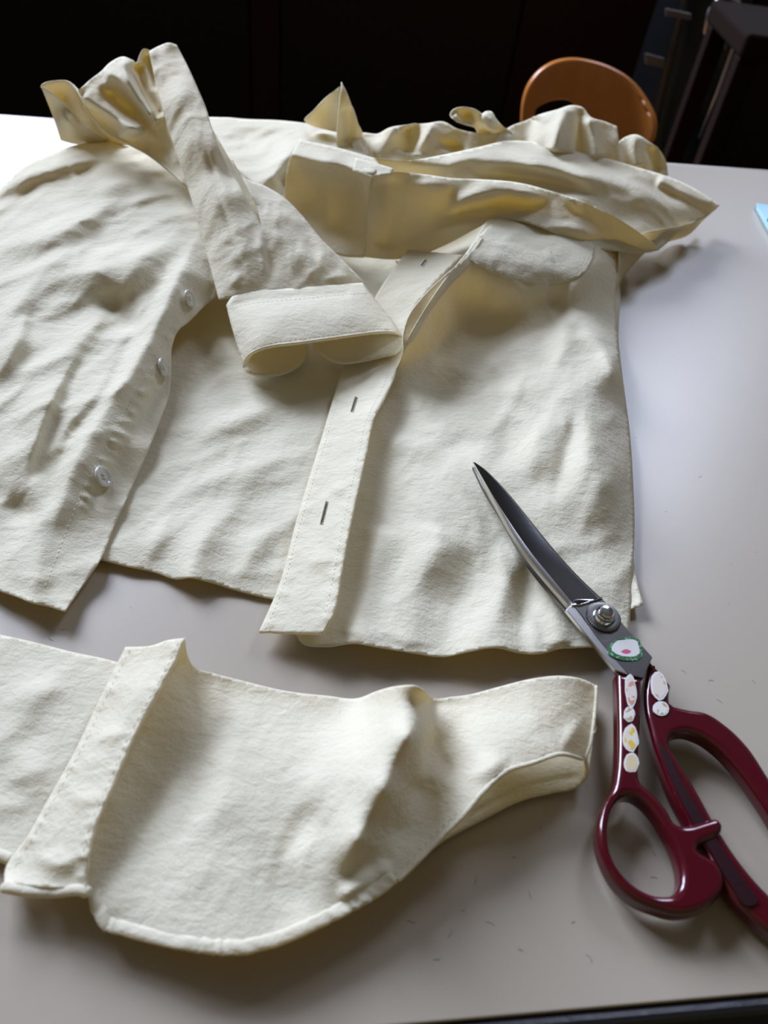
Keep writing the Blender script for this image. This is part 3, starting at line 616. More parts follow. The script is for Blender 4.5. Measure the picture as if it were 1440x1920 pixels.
# --- buttons on the left front, buttonholes on the placket
BTN = simple('pearl_button', (0.86, 0.84, 0.78), 0.12, spec=0.6, coat=0.4)
BTN.node_tree.nodes['Principled BSDF'].inputs['Transmission Weight'].default_value = 0.35
SLIT = simple('buttonhole_slit', (0.10, 0.085, 0.05), 0.9)
bprof = [(0.0004, 0.0), (0.0046, 0.0), (0.0055, 0.0006), (0.0057, 0.0013), (0.0053, 0.0020), (0.0046, 0.0021), (0.0040, 0.0015), (0.0020, 0.0012), (0.0004, 0.0012)]
for (u, v, tilt) in ((187, 896, 0.0), (299, 690, 0.55), (350, 561, 0.5)):
    p, x, n = left.frame(u, v)
    n = (n+Vector((tilt*0.9, 0.1*tilt, 0))).normalized()
    x = (x-n*x.dot(n)).normalized(); y = n.cross(x)
    M = Matrix((x, y, n)).transposed().to_4x4(); M.translation = p+n*0.0012
    V, F = lathe(bprof, 28); b = mesh_obj('button', [M @ Vector(q) for q in V], F, BTN, left.obj)
    th = MB()
    for k in range(2):
        a = Vector((-0.0013, 0.0009*(1 if k else -1), 0.0013)); c = Vector((0.0013, 0.0009*(1 if k else -1), 0.0013)); mid = (a+c)/2+Vector((0, 0, 0.0007))
        th.add(tube([M @ a, M @ mid, M @ c], 0.00045, 6))
    th.add(tube([M @ Vector((0, 0, -0.0018)), M @ Vector((0, 0, 0.0004))], 0.0013, 8))
    th.build('thread', THREAD, b)
for (a, b) in (((668, 744), (659, 773)), ((613, 940), (602, 984)), ((799, 487), (790, 499))):
    q = np.linspace(a, b, 9); d = np.array(b, float)-np.array(a); nn = np.array([-d[1], d[0]])/np.linalg.norm(d)
    Wc = placket.world(q); Wc[:, 2] += 0.0003
    V, F = tube(Wc, [0.0001]+[0.00055]*7+[0.0001], 6); h = mesh_obj('buttonhole', V, F, SLIT, placket.obj)
    mb = MB()
    for s in (-1, 1):
        for k in range(14):
            c = np.array(a)+d*(k+.5)/14; e = c+nn*s*3.6; c2 = c+nn*s*0.9
            w = placket.world([c2, e]); w[:, 2] += 0.00025; mb.add(tube(w, 0.00022, 4))
    tag(mb.build('stitching', THREAD, h), kind='stuff')

# ================================================================== CUT-OFF STRIP
strip = empty('cut_hem_strip', 'cut-off shirt tail strip of cream cotton lying near the table edge', 'fabric strip')
s_left = Panel('front_piece', [(-60, 1178, 3), (0, 1190, 3), (60, 1203, 3), (130, 1221, 3.5), (215, 1240, 5), (260, 1255, 5), (200, 1400, 4), (100, 1560, 3), (30, 1612, 3), (0, 1602, 3.5), (-60, 1585, 3, 'c')],
    [(60, 1400, 5), (120, 1300, 5)], [([(0, 1330), (60, 1300), (140, 1290)], 2, 22), ([(0, 1480), (50, 1450), (110, 1440)], 2, 24), ([(0, 1400), (60, 1380), (120, 1380)], -1.5, 22)], CREAM, strip, step=6, crumple=(0.4, 16, 0.2, 6), key=31, fams=((60, 30, 1.4), (20, 14, .4)))
SL = [(235, 1213, 15), (210, 1262, 14), (175, 1335, 12), (140, 1408, 11), (95, 1490, 9), (50, 1570, 8), (8, 1638, 7)]
SR = [(347, 1196, 30), (325, 1245, 29), (283, 1320, 27), (250, 1382, 24), (215, 1465, 22), (180, 1545, 20), (165, 1610, 18), (160, 1668, 15)]
s_pl = Panel('placket', [(235, 1213, 15, 'c'), (285, 1210, 22), (315, 1200, 27), (347, 1196, 30, 'c')]+SR[1:-1]+[(160, 1668, 15, 'c'), (90, 1664, 12), (8, 1655, 10, 'c')]+SL[::-1][:-1],
    [(250, 1300, 22), (180, 1430, 18), (100, 1580, 12)], [([(300, 1225), (240, 1340), (190, 1440)], 1.2, 16), ([(170, 1400), (200, 1380), (250, 1375)], 1.5, 12), ([(120, 1480), (160, 1500), (200, 1480)], 1.2, 14), ([(60, 1600), (110, 1620), (160, 1600)], 2.2, 16)] +
    pucker([(x+10, y, 0) for x, y, z in SL], 0.6, 7, 36, 28, 21)+pucker([(x-10, y, 0) for x, y, z in SR], 0.8, 7, 34, 26, 22), CREAM, strip, step=5, crumple=(0.3, 14, 0.15, 5), key=32, fams=((20, 18, .7),), thick=1.2)
stitches('stitching', s_pl, [(x+10, y+3, 0) for x, y, z in SL], s_pl.obj, THREAD)
stitches('stitching', s_pl, [(x-12, y+6, 0) for x, y, z in SR[:-1]], s_pl.obj, THREAD)
HEM = [(150, 1660, 8), (165, 1672, 10), (172, 1700, 10), (190, 1738, 9), (230, 1752, 9), (290, 1768, 10), (360, 1782, 12), (440, 1789, 13), (500, 1778, 13), (540, 1765, 13), (600, 1738, 13), (650, 1712, 13), (700, 1685, 13), (745, 1652, 14), (790, 1608, 15), (830, 1567, 16), (870, 1528, 19), (910, 1480, 22), (950, 1446, 22), (1000, 1430, 22), (1050, 1414, 23), (1095, 1424, 15)]
s_main = Panel('front_piece', [(347, 1196, 29, 'c'), (350, 1222, 20), (362, 1248, 14), (400, 1262, 10), (450, 1275, 8), (540, 1296, 7), (610, 1304, 7), (675, 1308, 8), (705, 1296, 18), (745, 1286, 32), (780, 1286, 38), (797, 1296, 33), (806, 1306, 18), (850, 1306, 12), (880, 1302, 13), (930, 1289, 18), (1000, 1272, 23), (1055, 1267, 24), (1095, 1274, 22), (1118, 1285, 18, 'c'), (1116, 1330, 17), (1108, 1390, 15)] +
    [(u, v, z, 'c') if u == 1095 else (u, v, z) for u, v, z in HEM[::-1]],
    [(330, 1300, 14), (290, 1400, 9), (250, 1500, 8), (220, 1620, 9), (400, 1400, 10), (450, 1500, 14), (350, 1600, 12), (450, 1650, 14), (550, 1400, 11), (600, 1550, 15), (560, 1680, 11), (690, 1390, 24), (650, 1480, 22), (600, 1600, 16), (768, 1380, 37), (722, 1480, 32), (672, 1575, 25), (632, 1650, 16), (815, 1400, 16), (780, 1480, 14), (745, 1560, 12), (700, 1630, 11), (830, 1340, 15), (830, 1470, 15), (900, 1360, 17), (900, 1430, 20), (1000, 1340, 23), (1000, 1390, 23), (1080, 1350, 20)],
    [([(788, 1290), (768, 1380), (722, 1480), (672, 1575), (635, 1650)], 4, 26, 14, .15), ([(815, 1320), (808, 1400), (790, 1480)], -3, 12), ([(640, 1340), (600, 1480), (560, 1620)], 2.0, 34), ([(480, 1300), (430, 1450), (380, 1620)], 1.5, 30), ([(430, 1300), (380, 1440), (330, 1600)], -1.5, 24), ([(630, 1690), (690, 1650), (740, 1620)], 3, 10, 14, .2), ([(1050, 1415), (1070, 1380), (1090, 1340)], 2, 12), ([(860, 1460), (910, 1445), (960, 1410)], 2.5, 16), ([(520, 1640), (560, 1560), (620, 1480)], -1.5, 20), ([(820, 1400), (840, 1440), (850, 1470)], -2, 12)],
    CREAM, strip, step=6, crumple=(0.40, 15, 0.22, 5.5), key=33, fams=((65, 34, 1.6), (100, 20, .8), (40, 12, .35)))
stitches('stitching', s_main, [(690, 1680, 0), (740, 1640, 0), (790, 1590, 0), (830, 1550, 0), (870, 1512, 0)], s_main.obj, THREAD)
s_low = Panel('back_piece', [(700, 1500, 4), (720, 1400, 3), (800, 1330, 3), (900, 1305, 3), (1000, 1290, 3), (1108, 1300, 6), (1112, 1380, 7), (1106, 1430, 9), (1102, 1455, 8), (1080, 1477, 4), (1040, 1486, 3), (985, 1499, 3), (900, 1540, 2.5), (840, 1572, 2.5), (780, 1610, 2.5)],
    [(1000, 1450, 2.5), (1085, 1440, 6), (900, 1500, 2.2)], [([(880, 1530), (985, 1478), (1090, 1455)], -0.8, 3, 5, .05)], CREAM, strip, step=6, crumple=(0.25, 16, 0.1, 6), key=34, fams=((30, 30, .5),))
stitches('stitching', s_low, [(880, 1528, 0), (985, 1482, 0), (1040, 1468, 0), (1088, 1456, 0)], s_low.obj, THREAD)
# side seam at the right end
lip('side_seam', [(1118, 1285, 18.5), (1116, 1330, 17.5), (1108, 1390, 15.5), (1098, 1422, 14.5), (1101, 1440, 11), (1099, 1456, 8)], 0.8, strip)
# rolled, puckered hem
def rolled_hem(name, pts, w, h, parent, inset=0.0, amp=0.45):
    q = smooth_open(pts, 3.0); W = [Vector(p) for p in P(q[:, 0], q[:, 1], q[:, 2])]; n = len(W); V = []; F = []; S = 12; L = 0
    for i in range(n):
        t = (W[min(i+1, n-1)]-W[max(i-1, 0)]); 
        if i: L += (W[i]-W[i-1]).length*1000
        t.normalize(); x = t.cross(Vector((0, 0, 1))).normalized(); y = x.cross(t)
        e = min(1, i/4+.35, (n-1-i)/4+.35)
        for k in range(S):
            a = 2*math.pi*k/S; bump = 1+amp*(0.5+0.5*math.sin(L*.13+1))*math.sin(L*1.15+a*1.6+1.6*math.sin(L*.37)+.8*math.sin(L*.83))
            V.append(W[i]-x*inset/1000+(x*math.cos(a)*w*(1+.25*(bump-1))+y*math.sin(a)*h*bump)*e/1000)
    for i in range(n-1):
        for k in range(S): F.append((i*S+k, i*S+(k+1) % S, (i+1)*S+(k+1) % S, (i+1)*S+k))
    F.append(tuple(range(S))[::-1]); F.append(tuple((n-1)*S+k for k in range(S)))
    return mesh_obj(name, V, F, CREAM, parent)
rolled_hem('hem', [(p[0], p[1], p[2]+.3) for p in HEM[1:14]], 2.3, 0.9, s_main.obj, inset=1.8)
rolled_hem('hem', [(p[0], p[1], p[2]) for p in HEM[13:]], 0.9, 0.7, s_main.obj, amp=.06)
rolled_hem('hem', [(2, 1662, 9), (50, 1670, 9.5), (100, 1672, 10), (150, 1668, 13.5), (168, 1678, 13)], 2.0, 1.6, s_pl.obj, amp=.06)
rolled_hem('hem', [(-60, 1585, 3), (-20, 1597, 3), (2, 1604, 3.5), (25, 1615, 3)], 2.0, 1.6, s_left.obj, amp=.06)
lip('loose_thread', [(1108, 1382, 15), (1116, 1372, 17), (1118, 1362, 19), (1113, 1358, 20)], 0.16, strip)

# ================================================================== SCISSORS
sc = empty('dressmaking_shears', 'steel tailoring shears with dark red handles and stickers, lying across the shirt', 'scissors')
STEEL = simple('polished_steel', (0.36, 0.36, 0.37), 0.10, 1.0, bump=0.006, bscale=500)
STEEL_M = simple('brushed_dark_steel', (0.20, 0.19, 0.18), 0.38, 1.0, bump=0.05, bscale=900)
STEEL_B = simple('ground_steel_bevel', (0.72, 0.71, 0.69), 0.30, 1.0, bump=0.03, bscale=900)
CHROME = simple('chrome', (0.80, 0.80, 0.80), 0.12, 1.0)
RED = simple('dark_red_enamel', (0.072, 0.002, 0.007), 0.16, coat=0.5, bump=0.06, bscale=160)
RED_R = simple('rough_red_enamel', (0.018, 0.001, 0.003), 0.55, bump=0.12, bscale=1500, spec=0.25)
# the shears' own plane (upper face heights)
_pl = TPS([(888, 866, 23), (1135, 1155, 20), (1230, 1250, 17), (1130, 1560, 12), (1440, 1720, 12), (1440, 1400, 14), (1330, 1330, 15)], 0.02)
def zs(uv): return _pl(np.asarray(uv, float).reshape(-1, 2))
def pix2w(pts, dz=0.0):
    a = np.asarray([p[:2] for p in pts], float); return P(a[:, 0], a[:, 1], zs(a)+dz)
def plate(name, outline, holes, top, thick, bev, mat, parent, res=3, smooth_pts=True, corner=()):
    """flat piece with rounded edges; outlines in photo pixels, laid on the shears' plane"""
    cu = bpy.data.curves.new('tmp', 'CURVE'); cu.dimensions = '2D'; cu.fill_mode = 'BOTH'
    cu.extrude = max(thick/2-bev, 0.01)/1000; cu.bevel_depth = bev/1000; cu.bevel_resolution = res; cu.offset = -bev/1000
    zmap = []
    for ring in [outline]+list(holes):
        q = smooth_closed([p if len(p) > 3 else ((p[0], p[1], 0)+(('c',) if len(p) > 2 else ())) for p in ring], 8.0) if smooth_pts else np.array([(p[0], p[1], 0) for p in ring], float)
        w = pix2w(q); zmap += [(a[0], a[1], a[2]) for a in w]
        sp = cu.splines.new('POLY'); sp.points.add(len(w)-1)
        for i, a in enumerate(w): sp.points[i].co = (a[0], a[1], 0, 1)
        sp.use_cyclic_u = True
    to = bpy.data.objects.new('tmp', cu); C.objects.link(to)
    dg = bpy.context.evaluated_depsgraph_get(); me = bpy.data.meshes.new_from_object(to.evaluated_get(dg))
    bpy.data.objects.remove(to); bpy.data.curves.remove(cu)
    # tilt: least-squares plane of the ring heights
    zz = np.array(zmap); A = np.c_[zz[:, :2], np.ones(len(zz))]; co = np.linalg.lstsq(A, zz[:, 2], rcond=None)[0]
    for vt in me.vertices:
        vt.co.z += co[0]*vt.co.x+co[1]*vt.co.y+co[2]+(top-thick/2)/1000
    me.name = name; me.materials.clear(); me.materials.append(mat); me.shade_smooth()
    try: me.set_sharp_from_angle(angle=math.radians(38))
    except Exception: pass
    o = bpy.data.objects.new(name, me); C.objects.link(o); o.parent = parent
    return o
c = 'c'
# lower blade (mostly hidden), upper blade with polished face and ground bevel
low = plate('lower_blade', [(888, 868, c), (905, 880), (960, 940), (1040, 1035), (1128, 1122), (1180, 1185), (1222, 1234, c), (1205, 1272, c), (1165, 1263, c), (1118, 1198), (1068, 1138), (990, 1043), (940, 958), (908, 908)], [], -3.2, 2.6, 0.3, STEEL_M, sc)
def blade_mesh(name, ringA, ringB, dzA, dzB, mat, parent, thick=0):
    """ruled strip between two pixel paths (equal counts)"""
    A = pix2w(smooth_open([(p[0], p[1], 0) for p in ringA], 1e9), dzA); B = pix2w(smooth_open([(p[0], p[1], 0) for p in ringB], 1e9), dzB)
    n = len(A); V = list(A)+list(B); F = [(i, i+1, n+i+1, n+i) for i in range(n-1)]
    o = mesh_obj(name, V, F, mat, parent)
    return o
# body of the upper blade: cross-sections (cutting edge, bevel line, crown, back edge)
EDGE = [(886, 866), (897, 893), (912, 925), (932, 962), (958, 1008), (985, 1048), (1022, 1095), (1062, 1142)]
BEVL = [(888, 867), (903, 893), (921, 924), (945, 962), (972, 1003), (1001, 1043), (1038, 1088), (1075, 1133)]
BACK = [(889, 866), (912, 882), (942, 912), (974, 950), (1006, 990), (1042, 1034), (1084, 1080), (1128, 1122)]
def loft(name, rows, zoffs, mat, parent, sub=4):
    rows = [smooth_open([(p[0], p[1], 0) for p in r], 14.0) if False else np.array(r, float) for r in rows]
    # resample every row to the same count with a spline
    out = []
    for r in rows:
        n = len(r); t = np.arange(n); tt = np.linspace(0, n-1, (n-1)*sub+1); rr = []
        for x in tt:
            i = min(int(x), n-2); s = x-i; p0 = r[max(i-1, 0)]; p1 = r[i]; p2 = r[i+1]; p3 = r[min(i+2, n-1)]
            rr.append(0.5*((2*p1)+(-p0+p2)*s+(2*p0-5*p1+4*p2-p3)*s*s+(-p0+3*p1-3*p2+p3)*s**3))
        out.append(np.array(rr))
    V = []; m_ = len(out[0])
    for r, zo in zip(out, zoffs):
        fade = np.linspace(0, 1, m_) if np.isscalar(zo) else 1
        V += list(pix2w(r, zo*np.minimum(1, np.linspace(0, 1, m_)*5+.15) if np.isscalar(zo) else zo))
    F = []
    k = len(out)
    for a in range(k-1):
        for i in range(m_-1): F.append((a*m_+i, a*m_+i+1, (a+1)*m_+i+1, (a+1)*m_+i))
    F.append(tuple(a*m_+m_-1 for a in range(k)))
    return mesh_obj(name, V, F, mat, parent)
BEV2 = [(0.5*a[0]+0.5*b[0], 0.5*a[1]+0.5*b[1]) for a, b in zip(EDGE, BEVL)]
ub = empty('upper_blade', None, None); ub.parent = sc
MIDL = [(b[0]*.72+k[0]*.28, b[1]*.72+k[1]*.28) for b, k in zip(BEVL, BACK)]
MIDR = [(b[0]*.10+k[0]*.90, b[1]*.10+k[1]*.90) for b, k in zip(BEVL, BACK)]
face = loft('polished_face', [BEVL, MIDL, MIDR], [0.8, 0.95, 0.95], STEEL, ub)
spine = loft('spine', [MIDR, BACK, BACK], [0.95, 0.5, -3.0], STEEL_M, ub)
bev_ = loft('cutting_bevel', [EDGE, EDGE, BEVL], [-3.0, -1.6, 0.8], STEEL_B, ub)
for o in (face, spine, bev_): o.data.shade_smooth()
shank = plate('shank', [(1072, 1134, c), (1128, 1121, c), (1150, 1148), (1185, 1190), (1223, 1233, c), (1206, 1272, c), (1178, 1266, c), (1120, 1196), (1078, 1140)], [], 0.2, 2.6, 0.25, STEEL_M, ub, res=2)
shb = plate('shank_bevel', [(1061, 1143, c), (1074, 1133, c), (1122, 1196), (1180, 1266, c), (1153, 1256, c), (1108, 1200)], [], 0.0, 2.4, 0.3, STEEL_B, ub, res=2)
# raised step where the polished face ends
st = pix2w([(1074, 1134), (1088, 1134), (1108, 1127), (1128, 1121)], 0.6); mesh_obj('step', *tube(st, 0.0005, 8), CHROME, ub)
# screw with knurled washer
pc = Vector(pix2w([(1132, 1157)], 0.2)[0]); ax = [Vector(a) for a in pix2w([(1132, 1157), (1145, 1157), (1132, 1144)])]
nz_ = (ax[1]-ax[0]).cross(ax[2]-ax[0]).normalized(); nz_ = nz_ if nz_.z > 0 else -nz_
xx = (ax[1]-ax[0]).normalized(); yy = nz_.cross(xx); SM = Matrix((xx, yy, nz_)).transposed().to_4x4(); SM.translation = pc
def placed(name, prof, seg, mat, parent, knurl=0, flat=True):
    V, F = lathe(prof, seg)
    if knurl:
        n = len(prof); V = [(v[0]*(1-(knurl if (i//n) % 2 and 0 < i % n < n-1 else 0)), v[1]*(1-(knurl if (i//n) % 2 and 0 < i % n < n-1 else 0)), v[2]) for i, v in enumerate(V)]
    o = mesh_obj(name, [SM @ Vector(v) for v in V], F, mat, parent)
    if flat:
        try: o.data.set_sharp_from_angle(angle=math.radians(35))
        except Exception: pass
    return o
screw = placed('screw', [(0.0002, 0), (0.0050, 0), (0.0052, 0.0008), (0.0046, 0.0022), (0.0036, 0.0026), (0.0034, 0.0030), (0.0034, 0.0042), (0.0028, 0.0050), (0.0014, 0.0052), (0.0002, 0.0052)], 32, CHROME, sc)
placed('washer', [(0.0002, -0.0002), (0.0080, -0.0002), (0.0082, 0.0003), (0.0078, 0.0007), (0.0066, 0.0009), (0.0052, 0.0008), (0.0002, 0.0008)], 96, STEEL_M, screw, knurl=0.05)
# left handle: stem, finger ring, stop tab
ring_out = [(1157, 1262, c), (1203, 1274, c), (1202, 1330), (1198, 1400), (1196, 1440), (1200, 1468), (1222, 1488), (1248, 1518), (1270, 1548), (1284, 1550), (1315, 1542), (1344, 1537), (1354, 1550), (1348, 1568), (1324, 1580), (1310, 1587), (1308, 1595), (1318, 1602), (1342, 1616), (1357, 1640), (1357, 1666), (1340, 1692), (1310, 1710), (1272, 1716), (1232, 1706), (1190, 1688), (1158, 1660), (1134, 1620), (1121, 1575), (1122, 1535), (1132, 1505), (1148, 1480), (1154, 1455), (1158, 1400), (1158, 1330)]
ring_in = [(1172, 1493), (1150, 1512), (1140, 1545), (1141, 1585), (1152, 1618), (1175, 1648), (1205, 1670), (1238, 1680), (1262, 1677), (1274, 1660), (1275, 1632), (1266, 1600), (1248, 1562), (1226, 1527), (1203, 1503), (1188, 1494)]
h1 = plate('finger_handle', ring_out, [ring_in], 1.4, 9.5, 2.6, RED, sc, res=5)
bow_out = [(1222, 1232, c), (1240, 1252), (1262, 1281, c), (1259, 1300), (1260, 1314), (1285, 1324), (1325, 1332), (1365, 1358), (1405, 1398), (1440, 1450), (1490, 1530), (1530, 1620), (1545, 1700), (1525, 1760), (1480, 1765), (1440, 1740), (1415, 1718), (1392, 1698), (1362, 1660), (1330, 1600), (1295, 1545), (1262, 1482), (1240, 1425), (1229, 1395), (1221, 1362), (1214, 1330), (1212, 1298), (1214, 1275, c)]
bow_in = [(1262, 1378), (1258, 1392), (1272, 1420), (1300, 1465), (1345, 1545), (1390, 1612), (1440, 1668), (1485, 1705), (1510, 1710), (1512, 1680), (1495, 1615), (1455, 1540), (1420, 1487), (1385, 1440), (1350, 1402), (1315, 1378), (1285, 1370)]
h2 = plate('palm_handle', bow_out, [bow_in], -0.5, 9.0, 2.6, RED, sc, res=5)
# recessed rough web on the inner bar of the palm handle
web = plate('inner_web', [(1234, 1390, c), (1246, 1402), (1275, 1460), (1310, 1520), (1350, 1585), (1395, 1650), (1420, 1695), (1404, 1700), (1372, 1662), (1338, 1606), (1303, 1549), (1270, 1486), (1246, 1428)], [], 0.25, 1.0, 0.2, RED_R, h2)

# stickers: plain pastel shapes, no figures
def smat(name, base, patch, scale, thr, glit=False):
    mt, nt, b = new_mat(name); N = nt.nodes; Lk = nt.links
    tc = N.new('ShaderNodeTexCoord'); v = N.new('ShaderNodeTexNoise'); v.inputs['Scale'].default_value = scale; v.inputs['Detail'].default_value = 1
    Lk.new(tc.outputs['Object'], v.inputs['Vector'])
    r = N.new('ShaderNodeValToRGB'); r.color_ramp.interpolation = 'EASE'
    r.color_ramp.elements[0].position = thr; r.color_ramp.elements[0].color = (*base, 1); r.color_ramp.elements[1].position = thr+.04; r.color_ramp.elements[1].color = (*patch, 1)
    Lk.new(v.outputs['Fac'], r.inputs['Fac']); Lk.new(r.outputs[0], b.inputs['Base Color'])
    b.inputs['Roughness'].default_value = 0.25; b.inputs['Metallic'].default_value = 0.6 if glit else 0.0
    return mt
S_WHITE = simple('sticker_white', (0.80, 0.78, 0.74), 0.3)
S_PINK = smat('sticker_pink_print', (0.80, 0.72, 0.64), (0.70, 0.33, 0.22), 330, .56)
S_YEL = smat('sticker_yellow_print', (0.80, 0.74, 0.62), (0.78, 0.55, 0.08), 260, .55)
S_CREAM = smat('sticker_cream_print', (0.76, 0.66, 0.44), (0.72, 0.60, 0.38), 300, .5)
S_TAN = smat('sticker_tan_print', (0.82, 0.80, 0.74), (0.55, 0.40, 0.20), 420, .60)
S_GLIT = smat('sticker_green_glitter', (0.10, 0.30, 0.14), (0.45, 0.85, 0.55), 900, .54, True)
S_ROSE = simple('sticker_rose_print', (0.70, 0.12, 0.25), 0.3)
def blob(cx, cy, rx, ry, rot, seed, wob=.10, n=14):
    rs = np.random.RandomState(seed); out = []
    for k in range(n):
        a = 2*math.pi*k/n; r = 1+wob*rs.uniform(-1, 1); x = rx*math.cos(a)*r; y = ry*math.sin(a)*r
        out.append((cx+x*math.cos(rot)-y*math.sin(rot), cy+x*math.sin(rot)+y*math.cos(rot)))
    return out
def sticker(cx, cy, rx, ry, rot, seed, border, inner, base=0.0, parent=None):
    o = plate('sticker', blob(cx, cy, rx, ry, rot, seed), [], base+0.25, 0.25, 0.03, border, parent or sc, res=1)
    plate('print', blob(cx, cy, rx*.80, ry*.84, rot, seed), [], base+0.33, 0.15, 0.02, inner, o, res=1)
    return o
sticker(1180, 1298, 11, 32, -.10, 3, S_WHITE, S_PINK, 1.4)
sticker(1177, 1343, 10.5, 14, 0, 4, S_WHITE, S_TAN, 1.4)
sticker(1180, 1387, 15, 26, -.05, 5, S_WHITE, S_YEL, 1.4)
sticker(1181, 1434, 14, 19, .05, 6, S_WHITE, S_CREAM, 1.4)
sticker(1236, 1285, 17, 26, -.15, 7, S_WHITE, S_PINK, -0.5)
sticker(1239, 1328, 15, 14, 0, 8, S_WHITE, S_TAN, -0.5)
g = plate('sticker', blob(1173, 1219, 35, 23, .1, 9, .12), [], 0.55, 0.3, 0.03, S_GLIT, sc, res=1)
plate('print', blob(1173, 1217, 29, 17, .1, 9, .12), [], 0.62, 0.15, 0.02, S_WHITE, g, res=1)
plate('print', blob(1173, 1223, 9, 4, .0, 10, .1), [], 0.68, 0.12, 0.02, S_ROSE, g, res=1)

# ================================================================== FACE MASK at the right edge
BLUE = simple('pale_blue_nonwoven', (0.42, 0.66, 0.74), 0.8, bump=0.4, bscale=900)
mk = empty('face_mask', 'pale blue pleated disposable face mask lying by the right table edge', 'mask')
a = P(1414, 390); b_ = P(1470, 330); c_ = P(1442, 440)
O = Vector(a); Y = (Vector(c_)-O); Y.z = 0; Y.normalize(); X = Vector((-Y.y, Y.x, 0))
def mk_pt(s, t, z): return O+X*s+Y*t+Vector((0, 0, z))
Wd, Ht = 0.17, 0.09; nS, nT = 24, 60; V = []; F = []
for i in range(nT+1):
    t = i/nT
    for j in range(nS+1):
        s = j/nS; ple = ((t*3.0-.5) % 1.0) if .16 < t < .84 else 0
        z = 0.004+0.0022*ple+0.006*math.sin(s*math.pi)*math.sin(t*math.pi)
        V.append(mk_pt(s*Wd, t*Ht, z))
for i in range(nT):
    for j in range(nS): F.append((i*(nS+1)+j, i*(nS+1)+j+1, (i+1)*(nS+1)+j+1, (i+1)*(nS+1)+j))
mo = mesh_obj('pleated_panel', V, F, BLUE, mk, smooth=False); md = mo.modifiers.new('thickness', 'SOLIDIFY'); md.thickness = 0.0012; md.offset = -1
for (s0, s1, t0, t1) in ((0, Wd, 0, 0.006), (0, Wd, Ht-.006, Ht), (0, .006, 0, Ht), (Wd-.006, Wd, 0, Ht)):
    mb = MB(); Vv = [mk_pt(s, t, z) for z in (0.0005, 0.0052) for s, t in ((s0, t0), (s1, t0), (s1, t1), (s0, t1))]
    mb.add((Vv, [(0,3,2,1),(4,5,6,7),(0,1,5,4),(1,2,6,5),(2,3,7,6),(3,0,4,7)])); bevel(mb.build('border', BLUE, mk, smooth=False), .0008)
EARM = simple('white_elastic', (0.8, 0.8, 0.8), 0.8)
for s in (Wd,):
    pts = [mk_pt(s+0.035*math.sin(k/16*math.pi), Ht*.06+Ht*.88*k/16, 0.0016) for k in range(17)]
    mesh_obj('ear_loop', *tube(pts, 0.0013, 6), EARM, mk)

# ================================================================== CHAIR behind the table
WOOD = simple('varnished_beech', (0.36, 0.130, 0.028), 0.22, bump=0.05, bscale=60, coat=0.4)
def wood():
    mt, nt, b = new_mat('varnished_orange_wood'); N = nt.nodes; Lk = nt.links
    tc = N.new('ShaderNodeTexCoord'); mp = N.new('ShaderNodeMapping'); mp.inputs['Scale'].default_value = (30, 30, 5); Lk.new(tc.outputs['Object'], mp.inputs['Vector'])
    nz = N.new('ShaderNodeTexNoise'); nz.inputs['Scale'].default_value = 3; nz.inputs['Detail'].default_value = 5; Lk.new(mp.outputs[0], nz.inputs['Vector'])
    mx = N.new('ShaderNodeMix'); mx.data_type = 'RGBA'; mx.inputs[6].default_value = (0.60, 0.20, 0.035, 1); mx.inputs[7].default_value = (0.72, 0.27, 0.055, 1)
    Lk.new(nz.outputs['Fac'], mx.inputs[0]); Lk.new(mx.outputs[2], b.inputs['Base Color']); b.inputs['Roughness'].default_value = 0.28; b.inputs['Coat Weight'].default_value = 0.3
    return mt
WOOD = wood()
chair = empty('wooden_chair', 'orange-brown varnished bentwood chair with a hand slot behind the table', 'chair')
YC = 1.36
def chair_pt(u, v, Y=YC): return Vector(PY(u, v, Y))
